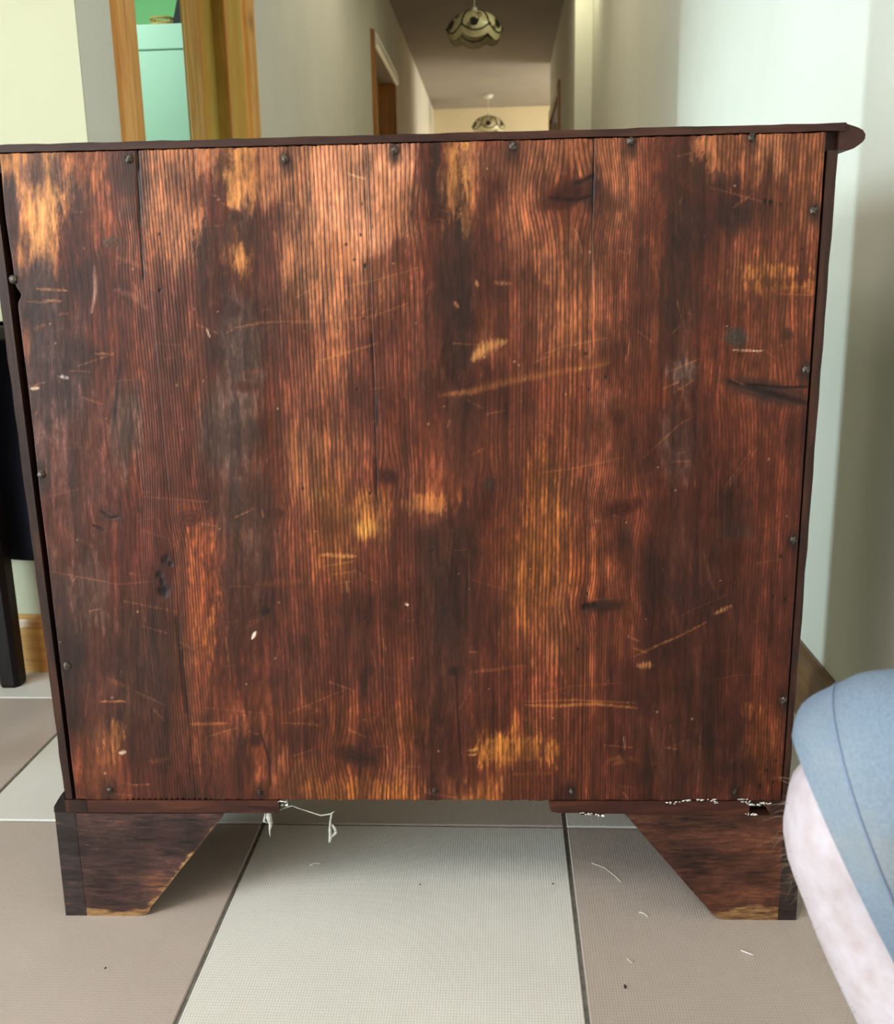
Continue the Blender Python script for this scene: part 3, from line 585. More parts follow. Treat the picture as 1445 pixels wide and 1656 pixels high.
    return np.clip(c, 6, 235), ph, np.clip(amp, .05, 1), relief

def srgb2lin(a):
    a = a / 255.0; return np.where(a <= .04045, a / 12.92, ((a + .055) / 1.055) ** 2.4)

t = NT('weathered_back_board')
ca = t.n('ShaderNodeAttribute', attribute_name='stain'); pa = t.n('ShaderNodeAttribute', attribute_name='ring'); aa = t.n('ShaderNodeAttribute', attribute_name='ring_strength')
vz = t.coords((1, 1, 0.045)); fn = t.noise(vz, 700, 4, 0.6)
ph = t.math('ADD', pa.outputs['Fac'], t.math('MULTIPLY', t.math('SUBTRACT', t.noise(t.coords((1, 1, .12)), 160, 2), .5), 0.30))
s_ = t.math('MULTIPLY', t.math('ADD', t.math('SINE', t.math('MULTIPLY', ph, 2 * math.pi)), 1), 0.5)
dk = t.math('POWER', s_, 2.4)
dk = t.math('MULTIPLY', dk, aa.outputs['Fac'])
dk = t.math('MULTIPLY', dk, t.math('ADD', 0.45, t.math('MULTIPLY', t.noise(t.coords((1, 1, .10)), 120, 3), 1.1)), clamp=True)
hi = t.mix(1.0, ca.outputs['Color'], (0.98, 0.88, 0.78, 1), 'MULTIPLY')
lo = t.mix(1.0, ca.outputs['Color'], (0.37, 0.27, 0.22, 1), 'MULTIPLY')
col = t.mix(dk, hi, lo)
col = t.mix(0.42, col, t.ramp(fn, [(0.3, (.52, .50, .48, 1)), (0.62, (1.22, 1.2, 1.2, 1))]), 'MULTIPLY')
sp = t.noise(t.coords((1, 1, .5)), 420, 2); spk = t.ramp(sp, [(0.74, (0, 0, 0, 1)), (0.80, (1, 1, 1, 1))])
col = t.mix(t.math('MULTIPLY', spk, 0.25), col, (190, 128, 78))
h = t.math('ADD', t.math('MULTIPLY', dk, -1.0), t.math('MULTIPLY', fn, 0.35))
t.bump(h, 0.42, 0.0011)
ro = t.ramp(t.noise(t.coords((1, 1, .3)), 22, 4), [(0.3, (.36, .36, .36, 1)), (0.7, (.52, .52, .52, 1))])
M['board'] = t.base(col, ro, 0.22)

Z0, Z1 = 0.1660, 0.9280
SEAMS = [(-.4340, -.4345), (-.2822, -.2856), (-.0446, -.0414), (.1928, .1968), (.4322, .4348)]   # (bottom u, top u)
STEPM = 0.00135
for b in range(4):
    (l0, l1), (r0, r1) = SEAMS[b], SEAMS[b + 1]
    gap = 0.0
    nu = max(8, int((r0 - l0) / STEPM)); nv = int((Z1 - Z0) / STEPM)
    sv = np.linspace(0, 1, nv + 1); su = np.linspace(0, 1, nu + 1)
    SV, SU = np.meshgrid(sv, su, indexing='ij')
    L = l0 + (l1 - l0) * SV + (gap if b else 0); Rr = r0 + (r1 - r0) * SV - (gap if b < 3 else 0)
    z = Z0 + (Z1 - Z0) * SV
    if b == 0:       # the left edge is split and wavy, with a bite where a nail pulled through
        yy = 1290 - (1290 - 250) * SV
        L = L + .0022 * (fbm(SV * 9, SV * 0, 3, 5) - .35) + .0050 * np.exp(-((yy - 452) / 9) ** 2) - .002 * np.exp(-((yy - 340) / 60) ** 2)
    u = L + (Rr - L) * SU
    edge = np.clip(1 - SV * 70, 0, 1)
    z = z + edge * (fbm(u * 260, u * 0, 2, 7) - .5) * .0032
    if b in (0, 1): z = z + edge * .0035 * np.clip(np.sin(u * 900) - .2, 0, 1) * ((u > -.37) & (u < -.26))
    z = z - np.clip(SV * 70 - 69, 0, 1) * (fbm(u * 300, u * 0, 2, 8)) * .0016
    x_, y_ = S(u, z); xr, _ = S(u, np.full_like(u, .575))
    tone, phs, am, rel = paint(x_, y_, xr)
    yv = -rel + .0006 * (fbm(u * 30, z * 6, 2, 13) - .5)
    side = np.minimum(SU, 1 - SU) * (r0 - l0)
    yv = yv + 0.0 * side
    nrow, ncol = nv + 1, nu + 1
    co = np.stack([u, yv, z], -1).reshape(-1, 3)
    idx = np.arange(nrow * ncol).reshape(nrow, ncol)
    quads = np.stack([idx[:-1, :-1], idx[:-1, 1:], idx[1:, 1:], idx[1:, :-1]], -1).reshape(-1, 4)
    ring = np.concatenate([idx[0, :], idx[1:, -1], idx[-1, -2::-1], idx[-2:0:-1, 0]])
    nb = len(co); bco = co[ring].copy(); bco[:, 1] = 0.0115
    co = np.concatenate([co, bco]); nr = len(ring)
    k = np.arange(nr); sq = np.stack([ring[k], nb + k, nb + (k + 1) % nr, ring[(k + 1) % nr]], -1)
    faces = np.concatenate([quads, sq])
    me = bpy.data.meshes.new('back_board')
    nback = nr
    me.vertices.add(len(co)); me.vertices.foreach_set('co', co.astype(np.float32).ravel())
    loops = np.concatenate([faces.ravel(), (nb + k)[::-1]])
    me.loops.add(len(loops)); me.loops.foreach_set('vertex_index', loops.astype(np.int32))
    starts = np.concatenate([np.arange(len(faces)) * 4, [len(faces) * 4]]); tot = np.concatenate([np.full(len(faces), 4), [nr]])
    me.polygons.add(len(starts)); me.polygons.foreach_set('loop_start', starts.astype(np.int32)); me.polygons.foreach_set('loop_total', tot.astype(np.int32))
    me.update(calc_edges=True)
    sm = np.zeros(len(starts), bool); sm[:len(quads)] = True; me.polygons.foreach_set('use_smooth', sm)
    def ext(a): return np.concatenate([a.reshape(nb, -1), a.reshape(nb, -1)[ring]])
    ct = me.attributes.new('stain', 'FLOAT_COLOR', 'POINT')
    rgba = np.concatenate([srgb2lin(ext(tone)), np.ones((len(co), 1))], 1); ct.data.foreach_set('color', rgba.astype(np.float32).ravel())
    for nm, arr in (('ring', phs), ('ring_strength', am)):
        at = me.attributes.new(nm, 'FLOAT', 'POINT'); at.data.foreach_set('value', ext(arr).astype(np.float32).ravel())
    me.materials.append(M['board'])
    o = bpy.data.objects.new('back_board', me); COL.objects.link(o); o.parent = chest

# nails: hand-forged, faceted heads
def nail(x, y, tilt, sz=1.0):
    u, z = from_px(x, y); bm = bmesh.new(); n = random.choice((6, 7, 8)); r = .0047 * sz
    a0 = random.random() * 6
    sx, sz_ = (0.95, 1.05) if tilt else (.72, 1.05)
    rad = [r * random.uniform(.82, 1.15) for _ in range(n)]
    def ring(sc_, yy): return [bm.verts.new((u + rad[i] * sc_ * sx * math.cos(a0 + i / n * math.tau), yy, z + rad[i] * sc_ * sz_ * math.sin(a0 + i / n * math.tau))) for i in range(n)]
    A = ring(1.0, .0006); B = ring(1.02, -.0012); Cc = ring(.62, -.0026)
    tip = bm.verts.new((u + random.uniform(-1, 1) * .001, -.0033, z + random.uniform(-1, 1) * .001))
    for P, Q in ((A, B), (B, Cc)):
        for i in range(n): bm.faces.new((P[i], P[(i + 1) % n], Q[(i + 1) % n], Q[i]))
    for i in range(n): bm.faces.new((Cc[i], Cc[(i + 1) % n], tip))
    tube(bm, [(u, -.001, z), (u, .010, z)], .0018, 5)
    return link('nail', bm, M['nail'], chest)
for x, y, tl in NAILS: nail(x, y, tl, 1.0 if y < 1200 else .85)

# carcass sides, seen end-on as thin dark strips either side of the boards
def side(outer_b, outer_t, inner_b, inner_t, zb, zt):
    bm = bmesh.new(); rows = 26; ringv = []
    for i in range(rows + 1):
        f = i / rows; zz = zb + (zt - zb) * f
        o_ = outer_b + (outer_t - outer_b) * f; n_ = inner_b + (inner_t - inner_b) * f
        sg = 1 if outer_b > 0 else -1
        o_ += sg * random.uniform(-.0009, .0002)
        ringv.append([bm.verts.new(p) for p in ((n_, .0005, zz), (o_ - sg * .0012, .0005, zz), (o_, .0020, zz), (o_, DEPTH, zz), (n_, DEPTH, zz))])
    for a, b_ in zip(ringv, ringv[1:]):
        for k in range(5): bm.faces.new((a[k], a[(k + 1) % 5], b_[(k + 1) % 5], b_[k]))
    bm.faces.new(ringv[0]); bm.faces.new(ringv[-1])
    return link('side_panel', bm, M['dark_frame'], chest)
side(.4417, .4494, .4340, .4378, .1665, .9095)
side(-.4490, -.4560, -.4385, -.4440, .1665, .9095)

# top with a moulded overhanging edge
bm = bmesh.new()
prism(bm, [(-.4495, .9095), (-.4495, .9358), (.4495, .9358), (.4495, .9095)], 'y', .0125, DEPTH + .012)
link('top', bm, M['top_edge'], chest)
bm = bmesh.new()
n_ = 60; up, dn = [], []
for i in range(n_ + 1):
    uu = -.4560 + i / n_ * (.4548 + .4560)
    up.append((uu, .9362 + random.uniform(-.0006, .0004))); dn.append((uu, .9281 + random.uniform(0, .0007)))
prism(bm, dn + up[::-1], 'y', -.0012, .0125)
link('top_edge', bm, M['top_edge'], chest)
def mould(sg):
    P = [(.4496, .9360), (.4552, .9364), (.4578, .9350), (.4625, .9336), (.4680, .9318), (.4735, .9290), (.4764, .9248), (.4762, .9205), (.4740, .9172), (.4700, .9142), (.4655, .9112), (.4600, .9096), (.4496, .9096)]
    bm = bmesh.new(); prism(bm, [(sg * a, b_) for a, b_ in P], 'y', .003, DEPTH + .014)
    return link('edge_moulding', bm, M['top_edge'], chest)
mould(1); mould(-1)
boxo('front_panel', (-.434, .434, DEPTH - .03, DEPTH - .004, .17, .909), M['dark_frame'], chest)
boxo('bottom_board', (-.434, .434, .0125, DEPTH - .031, .1665, .180), M['inside'], chest)

# bottom rails, broken short in the middle
def rail_part(outl, y0, y1, mat=None, name='bottom_rail', label=None):
    bm = bmesh.new(); prism(bm, outl, 'y', y0, y1); return link(name, bm, mat or M['rail'], chest, label=label)
rail_part([(-.4200, .1486), (-.1815, .1484), (-.1798, .1500), (-.1794, .1655), (-.4200, .1655)], -.001, .016)
rail_part([(-.4480, .1478), (-.4208, .1484), (-.4208, .1655), (-.4480, .1655)], -.0005, .018, M['dark_frame'], 'corner_block')
rail_part([(.1542, .1655), (.1530, .1600), (.1560, .1510), (.165, .1492), (.188, .1496), (.192, .1468), (.215, .1462), (.222, .1484), (.395, .1474), (.395, .1655)], -.001, .016)
rail_part([(.395, .1600), (.410, .1592), (.416, .1560), (.4205, .1475), (.440, .1475), (.440, .1655), (.395, .1655)], .002, .016, M['dark_frame'], 'corner_block')

# bracket feet
def worn_attr(o, slope, k=1.0, h=.016):
    me = o.data; at = me.attributes.new('worn', 'FLOAT', 'POINT'); vals = []
    for v in me.vertices:
        e = max(0, 1 - v.co.z / h) * k
        if slope:
            (ax, az), (bx, bz) = slope
            d = abs((bx - ax) * (az - v.co.z) - (ax - v.co.x) * (bz - az)) / math.hypot(bx - ax, bz - az)
            e = max(e, .60 * max(0, 1 - d / .012))
        vals.append(e)
    at.data.foreach_set('value', vals)
def foot_board(outl, y0, y1, mat, slope, h=.018):
    bm = bmesh.new(); prism(bm, outl, 'y', y0, y1)
    bmesh.ops.triangulate(bm, faces=[f for f in bm.faces if len(f.verts) > 4])
    for z_ in [i * .006 for i in range(1, 25)]:
        bmesh.ops.bisect_plane(bm, geom=bm.verts[:] + bm.edges[:] + bm.faces[:], plane_co=(0, 0, z_), plane_no=(0, 0, 1))
    xs = [p[0] for p in outl]
    for k in range(1, 24):
        bmesh.ops.bisect_plane(bm, geom=bm.verts[:] + bm.edges[:] + bm.faces[:], plane_co=(min(xs) + (max(xs) - min(xs)) * k / 24, 0, 0), plane_no=(1, 0, 0))
    o = link('foot_board', bm, mat, chest); worn_attr(o, slope, 1.0, h); return o
FL = [(-.4378, .1458), (-.2492, .1458), (-.2530, .1400), (-.2720, .1165), (-.2950, .0870), (-.3150, .0620), (-.3330, .0385), (-.3480, .0200), (-.3540, .0130), (-.3570, .0062), (-.3620, .0020), (-.3720, .0), (-.4380, .0)]
FR = [(.2462, .1460), (.4384, .1460), (.4388, .0), (.3730, .0), (.3640, .0028), (.3560, .0090), (.3490, .0190), (.3280, .0440), (.3060, .0720), (.2840, .1000), (.2650, .1230)]
foot_board(FL, .002, .021, M['foot'], ((-.2530, .14), (-.3540, .013)))
foot_board(FR, .002, .021, M['foot_red'], None, .034)
def side_foot(sg):
    """the bracket running forward along the chest's side, end grain to the viewer"""
    a, b_ = (.4386, .4594) if sg > 0 else (.4384, .4640)
    P = [(.002, .0), (.095, .0), (.108, .006), (.17, .1150), (.20, .1480), (.002, .1480)]
    bm = bmesh.new()
    prism(bm, P, 'x', sg * a, sg * b_)
    for v in bm.verts:
        if abs(v.co.x) > .455: v.co.x += sg * (.0018 if v.co.z < .02 else 0)
    o = link('bracket', bm, M['foot_dark'], chest); worn_attr(o, None, .3)
    for v in o.data.vertices: pass
    # front foot board on the same side
    Q = [(sg * a, .0), (sg * (a - .07), .0), (sg * (a - .09), .02), (sg * (a - .17), .146), (sg * a, .146)]
    bm = bmesh.new(); prism(bm, Q, 'y', DEPTH - .022, DEPTH - .002); o2 = link('foot_board', bm, M['foot'], chest); worn_attr(o2, None)
    P2 = [(DEPTH, .0), (DEPTH - .095, .0), (DEPTH - .108, .006), (DEPTH - .17, .115), (DEPTH - .20, .148), (DEPTH, .148)]
    bm = bmesh.new(); prism(bm, P2, 'x', sg * a, sg * b_); o3 = link('bracket', bm, M['foot_dark'], chest); worn_attr(o3, None)
    # moulding above the feet
    s0 = .4420 if sg > 0 else .4492
    R = [(sg * (s0 - .001), .1480), (sg * b_, .1480), (sg * (b_ - .0008), .1560), (sg * (b_ - .006), .1640), (sg * (s0 + .003), .1725), (sg * (s0 - .001), .1730)]
    bm = bmesh.new(); prism(bm, R, 'y', .0006, DEPTH + .006); link('base_moulding', bm, M['black_wood'], chest)
side_foot(-1); side_foot(1)
# crumbled pale filler around the broken rail end
t = NT('chalky_filler'); a = t.noise(t.coords(), 200, 4); t.bump(a, .6, .002); M['filler'] = t.base(t.ramp(a, [(.3, (150, 140, 130)), (.65, (228, 222, 214))]), .9)
def crumbs(pts, name, r0, r1):
    bm = bmesh.new()
    for (x, y) in pts:
        u, z = from_px(x, y)
        for _ in range(7):
            v = bmesh.ops.create_icosphere(bm, subdivisions=1, radius=random.uniform(r0, r1))['verts']
            du, dz = random.uniform(-.0055, .0055), random.uniform(-.0012, .0012)
            sx_, sz2 = random.uniform(.8, 2.2), random.uniform(.5, 1)
            for q in v: q.co = Vector((u + du + q.co.x * sx_, -.0012 + q.co.y * .5, z + dz + q.co.z * sz2)) + Vector((random.uniform(-1, 1), 0, random.uniform(-1, 1))) * .0004
    o = link(name, bm, M['filler'], chest, label='chalky white filler along the broken rail'); o['kind'] = 'stuff'; return o
crumbs([(1205, 1296), (1212, 1300), (1222, 1301), (1232, 1299), (1240, 1298), (1200, 1292), (1216, 1317), (1211, 1315), (1085, 1298), (1100, 1295), (1115, 1294), (1130, 1293), (1150, 1293), (1153, 1297), (960, 1316), (970, 1318), (945, 1315), (455, 1296), (459, 1301)], 'filler', .0004, .0012)

# ================================================================== cobweb under the chest
t = NT('dusty_web'); a = t.noise(t.coords(), 500, 3); t.b.inputs['Alpha'].default_value = .85
M['web'] = t.base(t.ramp(a, [(.3, (140, 138, 128)), (.7, (206, 202, 190))]), .9)
ux, uy = math.cos(CH_RZ), math.sin(CH_RZ)
def CW(u, yy, z): return (CH_LOC[0] + u * ux - yy * uy, CH_LOC[1] + u * uy + yy * ux, z)
def CWp(x, y, yy=.006):
    u, z = from_px(x, y); return CW(u, yy, z)
bm = bmesh.new()
tube(bm, [CWp(x, y) for x, y in ((447, 1316), (458, 1311), (470, 1307), (482, 1312), (500, 1317), (518, 1323), (533, 1320), (540, 1316))], [.0006, .0005, .0009, .0006, .0007, .0010, .0012, .0005], 6)
tube(bm, [CWp(x, y) for x, y in ((434, 1316), (433, 1326), (436, 1336), (434, 1346), (435, 1357))], [.0032, .0040, .0028, .0011, .0007], 6)
tube(bm, [CWp(x, y) for x, y in ((428, 1320), (425, 1332), (433, 1336))], [.0016, .0022, .0010], 6)
tube(bm, [CWp(x, y) for x, y in ((536, 1318), (533, 1330), (532, 1345), (533, 1360), (531, 1367))], [.0010, .0013, .0014, .0018, .0012], 6)
tube(bm, [CWp(x, y) for x, y in ((535, 1337), (540, 1344), (542, 1350), (535, 1358))], [.0012, .0020, .0022, .0010], 6)
tube(bm, [CWp(x, y) for x, y in ((447, 1316), (440, 1314), (434, 1317))], [.001, .001, .002], 6)
tube(bm, [CWp(x, y) for x, y in ((459, 1292), (462, 1298), (464, 1302))], [.001, .0013, .0006], 6)
for v in bm.verts: v.co += Vector((random.uniform(-1, 1), random.uniform(-1, 1), random.uniform(-1, 1))) * .0006
props(link('cobweb', bm, M['web'], smooth=True), 'pale dusty cobweb strand hanging under the middle of the chest', 'cobweb')

# ================================================================== bits on the floor
M['crumb'] = NT('dark_crumb').base((26, 20, 18), .8); M['fluff'] = NT('pale_fluff').base((214, 208, 198), .9)
def crumb(name, x, y, r, label, mat=None, group=None):
    bm = bmesh.new(); v = bmesh.ops.create_icosphere(bm, subdivisions=1, radius=r)['verts']
    for q in v: q.co = Vector((q.co.x * .7 + random.uniform(-1, 1) * r * .15, q.co.y * 1.5, q.co.z * .6)) + Vector((x, y, r * .58))
    return props(link(name, bm, mat or M['crumb']), label, 'crumb')
crumb('crumb', .134, .971, .0024, 'small black crumb on the beige tile in front of the right foot')
crumb('crumb', .062, 1.166, .0013, 'tiny dark speck on the beige tile beside the right grout line')
crumb('crumb', -.115, 1.160, .0013, 'tiny dark speck on the cream middle tile below the chest')
crumb('crumb', -.475, .985, .0014, 'tiny reddish speck on the beige tile under the left foot', M['rail'])
def thread(pts, r, label):
    bm = bmesh.new(); tube(bm, [(x, y, r + .0002) for x, y in pts], r, 5)
    props(link('lint_thread', bm, M['fluff'], smooth=True), label, 'lint')
thread([(.118, 1.215), (.134, 1.205), (.147, 1.185), (.153, 1.172)], .0004, 'long pale thread lying on the tile left of the right foot')
thread([(.168, 1.108), (.174, 1.106), (.178, 1.099)], .0006, 'short curled white lint on the tile left of the right foot')
thread([(.279, 1.038), (.288, 1.032), (.292, 1.030)], .0008, 'short white lint scrap on the beige tile near the knee')
thread([(.142, 1.020), (.147, 1.012), (.150, 1.016)], .0005, 'small pale lint curl above the black crumb')
thread([(-.272, 1.200), (-.266, 1.206), (-.258, 1.205)], .0007, 'white lint curl on the tile right of the left foot')

# ================================================================== pendant lamps in the corridor
t = NT('cream_lamp_glass'); a = t.noise(t.coords(), 18, 3); t.b.inputs['Transmission Weight'].default_value = .25; t.b.inputs['Subsurface Weight'].default_value = 0.0
M['shade'] = t.base(t.ramp(a, [(.3, (196, 184, 140)), (.7, (226, 216, 178))]), .35)
M['lead'] = NT('black_lead_came').base((24, 19, 14), .4); M['scroll'] = NT('bronze_scroll').base((70, 56, 30), .4)
RB, HB = .172, .172
def dome(phi, tt):
    a = tt * 1.62
    r = RB * (0.12 + .88 * math.sin(min(a, 1.62)) ** .92) if tt > 0 else RB * .12
    r -= RB * .10 * max(0, tt - .8) / .2
    z = HB * (math.cos(a) ** 1 if a < 1.5708 else math.cos(a)) * .80
    return Vector((r * math.sin(phi), -r * math.cos(phi), z))
def tlow(d):   # lower edge of a petal, d in -1..1
    return .78 + .18 * (1 - abs(d) ** 2.2)
def lamp(loc, rz, label, cord):
    r = props(empty('pendant_lamp', loc, rz), label, 'lamp', 'leaded pendant lamps in the corridor')
    W6 = math.radians(30)
    for k in range(6):
        c = math.radians(60 * k); bm = bmesh.new(); g = []
        for i in range(11):
            d = -1 + i / 5; row = []
            for j in range(11): row.append(bm.verts.new(dome(c + d * W6, tlow(d) * j / 10)))
            g.append(row)
        for a_, b_ in zip(g, g[1:]):
            for j in range(10): bm.faces.new((a_[j], b_[j], b_[j + 1], a_[j + 1]))
        bmesh.ops.remove_doubles(bm, verts=bm.verts[:], dist=.0002)
        link('glass_panel', bm, M['shade'], r, True)
        bm = bmesh.new()
        tube(bm, [dome(c - W6, tlow(-1) * j / 10) * 1.004 for j in range(11)], .0056, 6)
        tube(bm, [dome(c + (-1 + i / 8) * W6, tlow(-1 + i / 8)) * 1.004 for i in range(17)], .0046, 6)
        link('came', bm, M['lead'], r, True)
        # lower glass band with its scalloped rim
        bm = bmesh.new(); g = []
        for i in range(13):
            d = -1 + i / 6; e = 1.02 + .13 * math.cos((d) * math.pi / 2) ** .8
            g.append([bm.verts.new(dome(c + d * W6, tlow(d) + (e - tlow(d)) * j / 5)) for j in range(6)])
        for a_, b_ in zip(g, g[1:]):
            for j in range(5): bm.faces.new((a_[j], b_[j], b_[j + 1], a_[j + 1]))
        link('scalloped_glass', bm, M['shade'], r, True)
        bm = bmesh.new(); tube(bm, [dome(c + (-1 + i / 8) * W6, 1.02 + .13 * math.cos((-1 + i / 8) * math.pi / 2) ** .8) * 1.003 for i in range(17)], .0018, 6)
        link('rim', bm, M['scroll'], r, True)
        # leaf and two scrolls on each petal
        def on(dd, tt, lift=1.02): return dome(c + dd * W6, tt) * lift
        bm = bmesh.new()
        L_ = [((d + .06) * 1.7 - .06, (q - .48) * 1.55 + .74) for d, q in [(-.18, .40), (-.26, .47), (-.22, .54), (-.10, .56), (.04, .55), (.12, .48), (.14, .43), (.0, .445), (-.02, .40), (-.10, .415)]]
        lo_ = [bm.verts.new(on(d, q, 1.012)) for d, q in L_]; hi_ = [bm.verts.new(on(d, q, 1.035)) for d, q in L_]
        bm.faces.new(lo_); bm.faces.new(hi_)
        for i in range(len(L_)): bm.faces.new((lo_[i], lo_[(i + 1) % len(L_)], hi_[(i + 1) % len(L_)], hi_[i]))
        link('leaf', bm, M['lead'], r)
        for (cd_, ct_, s1, st0) in ((.34, .54, .26, 3.4), (-.46, .84, .18, 0.4)):
            bm = bmesh.new(); P = []
            for i in range(19):
                q = i / 18; an = st0 + q * 8.5; rr = s1 * (1 - .75 * q)
                P.append(on(cd_ + rr * math.cos(an), ct_ + rr * .42 * math.sin(an), 1.015))
            tube(bm, P, .0024, 5); link('scroll', bm, M['scroll'], r, True)
        bm = bmesh.new(); v = bmesh.ops.create_icosphere(bm, subdivisions=2, radius=.008)['verts']; p = on(-.95, .80, 1.03)
        for q in v: q.co = q.co + p
        link('bead', bm, M['lead'], r, True)
    bm = bmesh.new(); bmesh.ops.create_cone(bm, cap_ends=True, segments=20, radius1=.030, radius2=.010, depth=.030)
    for v in bm.verts: v.co.z += HB * .80 + .012
    link('cap', bm, M['white_metal'], r, True)
    bm = bmesh.new(); tube(bm, [(0, 0, HB * .8 + .02), (0, 0, cord)], .0028, 8); link('cord', bm, M['white_metal'], r, True)
    bm = bmesh.new(); bmesh.ops.create_cone(bm, cap_ends=True, segments=28, radius1=.032, radius2=.062, depth=.034)
    for v in bm.verts: v.co.z += cord - .017
    link('ceiling_rose', bm, M['white_metal'], r, True)
    bm = bmesh.new(); v = bmesh.ops.create_uvsphere(bm, u_segments=16, v_segments=10, radius=.032)['verts']
    for q in v: q.co.z = q.co.z * 1.3 + .045
    link('bulb', bm, M['white_metal'], r, True)
lamp((-.160, 6.60, 2.264), math.radians(3), 'leaded cream glass pendant lamp, the nearer and larger one in the corridor', CEIL - 2.264)
lamp((-.136, 11.13, 2.350), math.radians(3), 'leaded cream glass pendant lamp, the farther one just above the chest top', CEIL - 2.350)

# ================================================================== wardrobe and things in the green bedroom
wd = props(empty('wardrobe', (-1.85, 4.05, 0)), 'pale mint wardrobe in the green bedroom seen through the open door', 'wardrobe')
boxo('carcass', (-.55, .72, .02, .55, .0, 1.775), M['mint'], wd, .003)
boxo('top_rail', (-.55, .72, .0, .019, 1.685, 1.775), M['mint'], wd, .002)
boxo('door', (-.55, .08, .0, .018, .06, 1.680), M['mint'], wd, .002)
boxo('door', (.085, .72, .0, .018, .06, 1.680), M['mint'], wd, .002)
t = NT('black_bag_cloth'); M['bag'] = t.base((14, 14, 16), .7)
bm = bmesh.new(); P = [(0, 0), (.135, 0), (.14, .16), (.125, .30), (.10, .36), (.075, .26)]
prism(bm, P, 'y', .05, .28); bmesh.ops.bevel(bm, geom=bm.edges[:], offset=.012, segments=2, affect='EDGES')
bg = link('bag', bm, M['bag'], None); bg.location = (-1.285, 4.05, 1.776); props(bg, 'black cloth bag on top of the mint wardrobe', 'bag')
M['wicker'] = mat_wood('pale_wicker', (150, 120, 60), (206, 178, 110), 'x', 20, .6)
bk = props(empty('wicker_basket', (-1.362, 4.24, 1.776)), 'small open wicker basket beside the black bag on the wardrobe', 'basket')
for z_, rr in ((.006, .034), (.040, .042), (.062, .046)):
    bm = bmesh.new(); P = [(rr * math.cos(i / 20 * math.tau), rr * .8 * math.sin(i / 20 * math.tau), z_) for i in range(21)]
    tube(bm, P, .005, 6); link('hoop', bm, M['wicker'], bk, True)
for i in range(14):
    a = i / 14 * math.tau; bm = bmesh.new()
    tube(bm, [(.034 * math.cos(a), .027 * math.sin(a), .004), (.046 * math.cos(a), .037 * math.sin(a), .064)], .0025, 5); link('stake', bm, M['wicker'], bk, True)

# ================================================================== table with dark legs and navy cloth at the left
tb = props(empty('side_table', (-1.315, 1.64, 0)), 'dark wooden table with tapered square legs, cut off by the left edge', 'table')
boxo('table_top', (-.43, .44, -.30, .215, .700, .725), M['black_wood'], tb, .003)
for sx_ in (-.40, .306):
    for sy_ in (-.27, .185):
        bm = bmesh.new()
        # square leg with chamfered corners, tapering to the foot
        def sq(z_, h_, ox): return [bm.verts.new((sx_ + ox + a_ * h_, sy_ + b_ * h_, z_)) for a_, b_ in ((-1, -.6), (-.6, -1), (.6, -1), (1, -.6), (1, .6), (.6, 1), (-.6, 1), (-1, .6))]
        rs = [sq(0, .020, .004), sq(.008, .022, .004), sq(.30, .0245, 0), sq(.70, .028, -.012)]
        for a_, b_ in zip(rs, rs[1:]):
            for k in range(8): bm.faces.new((a_[k], a_[(k + 1) % 8], b_[(k + 1) % 8], b_[k]))
        bm.faces.new(rs[0]); bm.faces.new(rs[-1]); link('leg', bm, M['black_wood'], tb)
for y_ in (-.28, .165): boxo('apron', (-.37, .265, y_, y_ + .02, .62, .70), M['black_wood'], tb)
t = NT('navy_cloth'); v = t.coords(); a = t.noise(v, 300, 3); b_ = t.noise(v, 5, 3); t.bump(a, .3, .001)
M['navy'] = t.base(t.ramp(b_, [(.3, (10, 13, 30)), (.7, (22, 27, 52))]), .85)
bm = bmesh.new(); g = []
for i in range(61):
    xx = -1.70 + i / 60 * .835; row = []
    for yy_, zz in ((1.72, .7285), (1.80, .7285), (1.848, .7285), (1.860, .7240)):      # the top edge lies on the table
        row.append(bm.verts.new((xx, yy_, zz)))
    for j in range(1, 13):
        f = j / 12; zz = .722 - f * .469
        row.append(bm.verts.new((xx, 1.866 + .008 * f * math.sin(i * .55) + .003 * f * math.sin(i * .23), zz)))
    g.append(row)
for a_, b2 in zip(g, g[1:]):
    for j in range(15): bm.faces.new((a_[j], b2[j], b2[j + 1], a_[j + 1]))
bmesh.ops.solidify(bm, geom=bm.faces[:], thickness=.003)
props(link('navy_cloth', bm, M['navy'], smooth=True), 'navy blue cloth hanging down behind the dark table leg at the left edge', 'cloth')

# ================================================================== person: bare leg in faded blue shorts
t = NT('pale_skin'); v = t.coords(); n1 = t.noise(v, 75, 5); n2 = t.noise(v, 260, 3)
t.bump(t.math('ADD', n2, t.math('MULTIPLY', n1, .6)), .25, .0015)
t.b.inputs['Subsurface Weight'].default_value = .12; t.b.inputs['Subsurface Radius'].default_value = (.012, .005, .003)
M['skin'] = t.base(t.ramp(n1, [(.30, (176, 157, 158)), (.5, (184, 168, 171)), (.7, (190, 178, 183))]), .5)
t = NT('faded_blue_denim'); v = t.coords(); n1 = t.noise(v, 7, 3); n2 = t.noise(v, 500, 3)
t.bump(n2, .3, .0008)
M['denim'] = t.base(t.mix(.25, t.ramp(n1, [(.3, (138, 154, 174)), (.52, (162, 172, 182)), (.68, (184, 178, 166))]), t.ramp(n2, [(.3, (110, 130, 160)), (.7, (186, 200, 216))])), .85, .2)
M['hair'] = NT('fine_leg_hair').base((128, 104, 84), .5)
M['seam'] = NT('grey_seam_thread').base((108, 122, 146), .8)

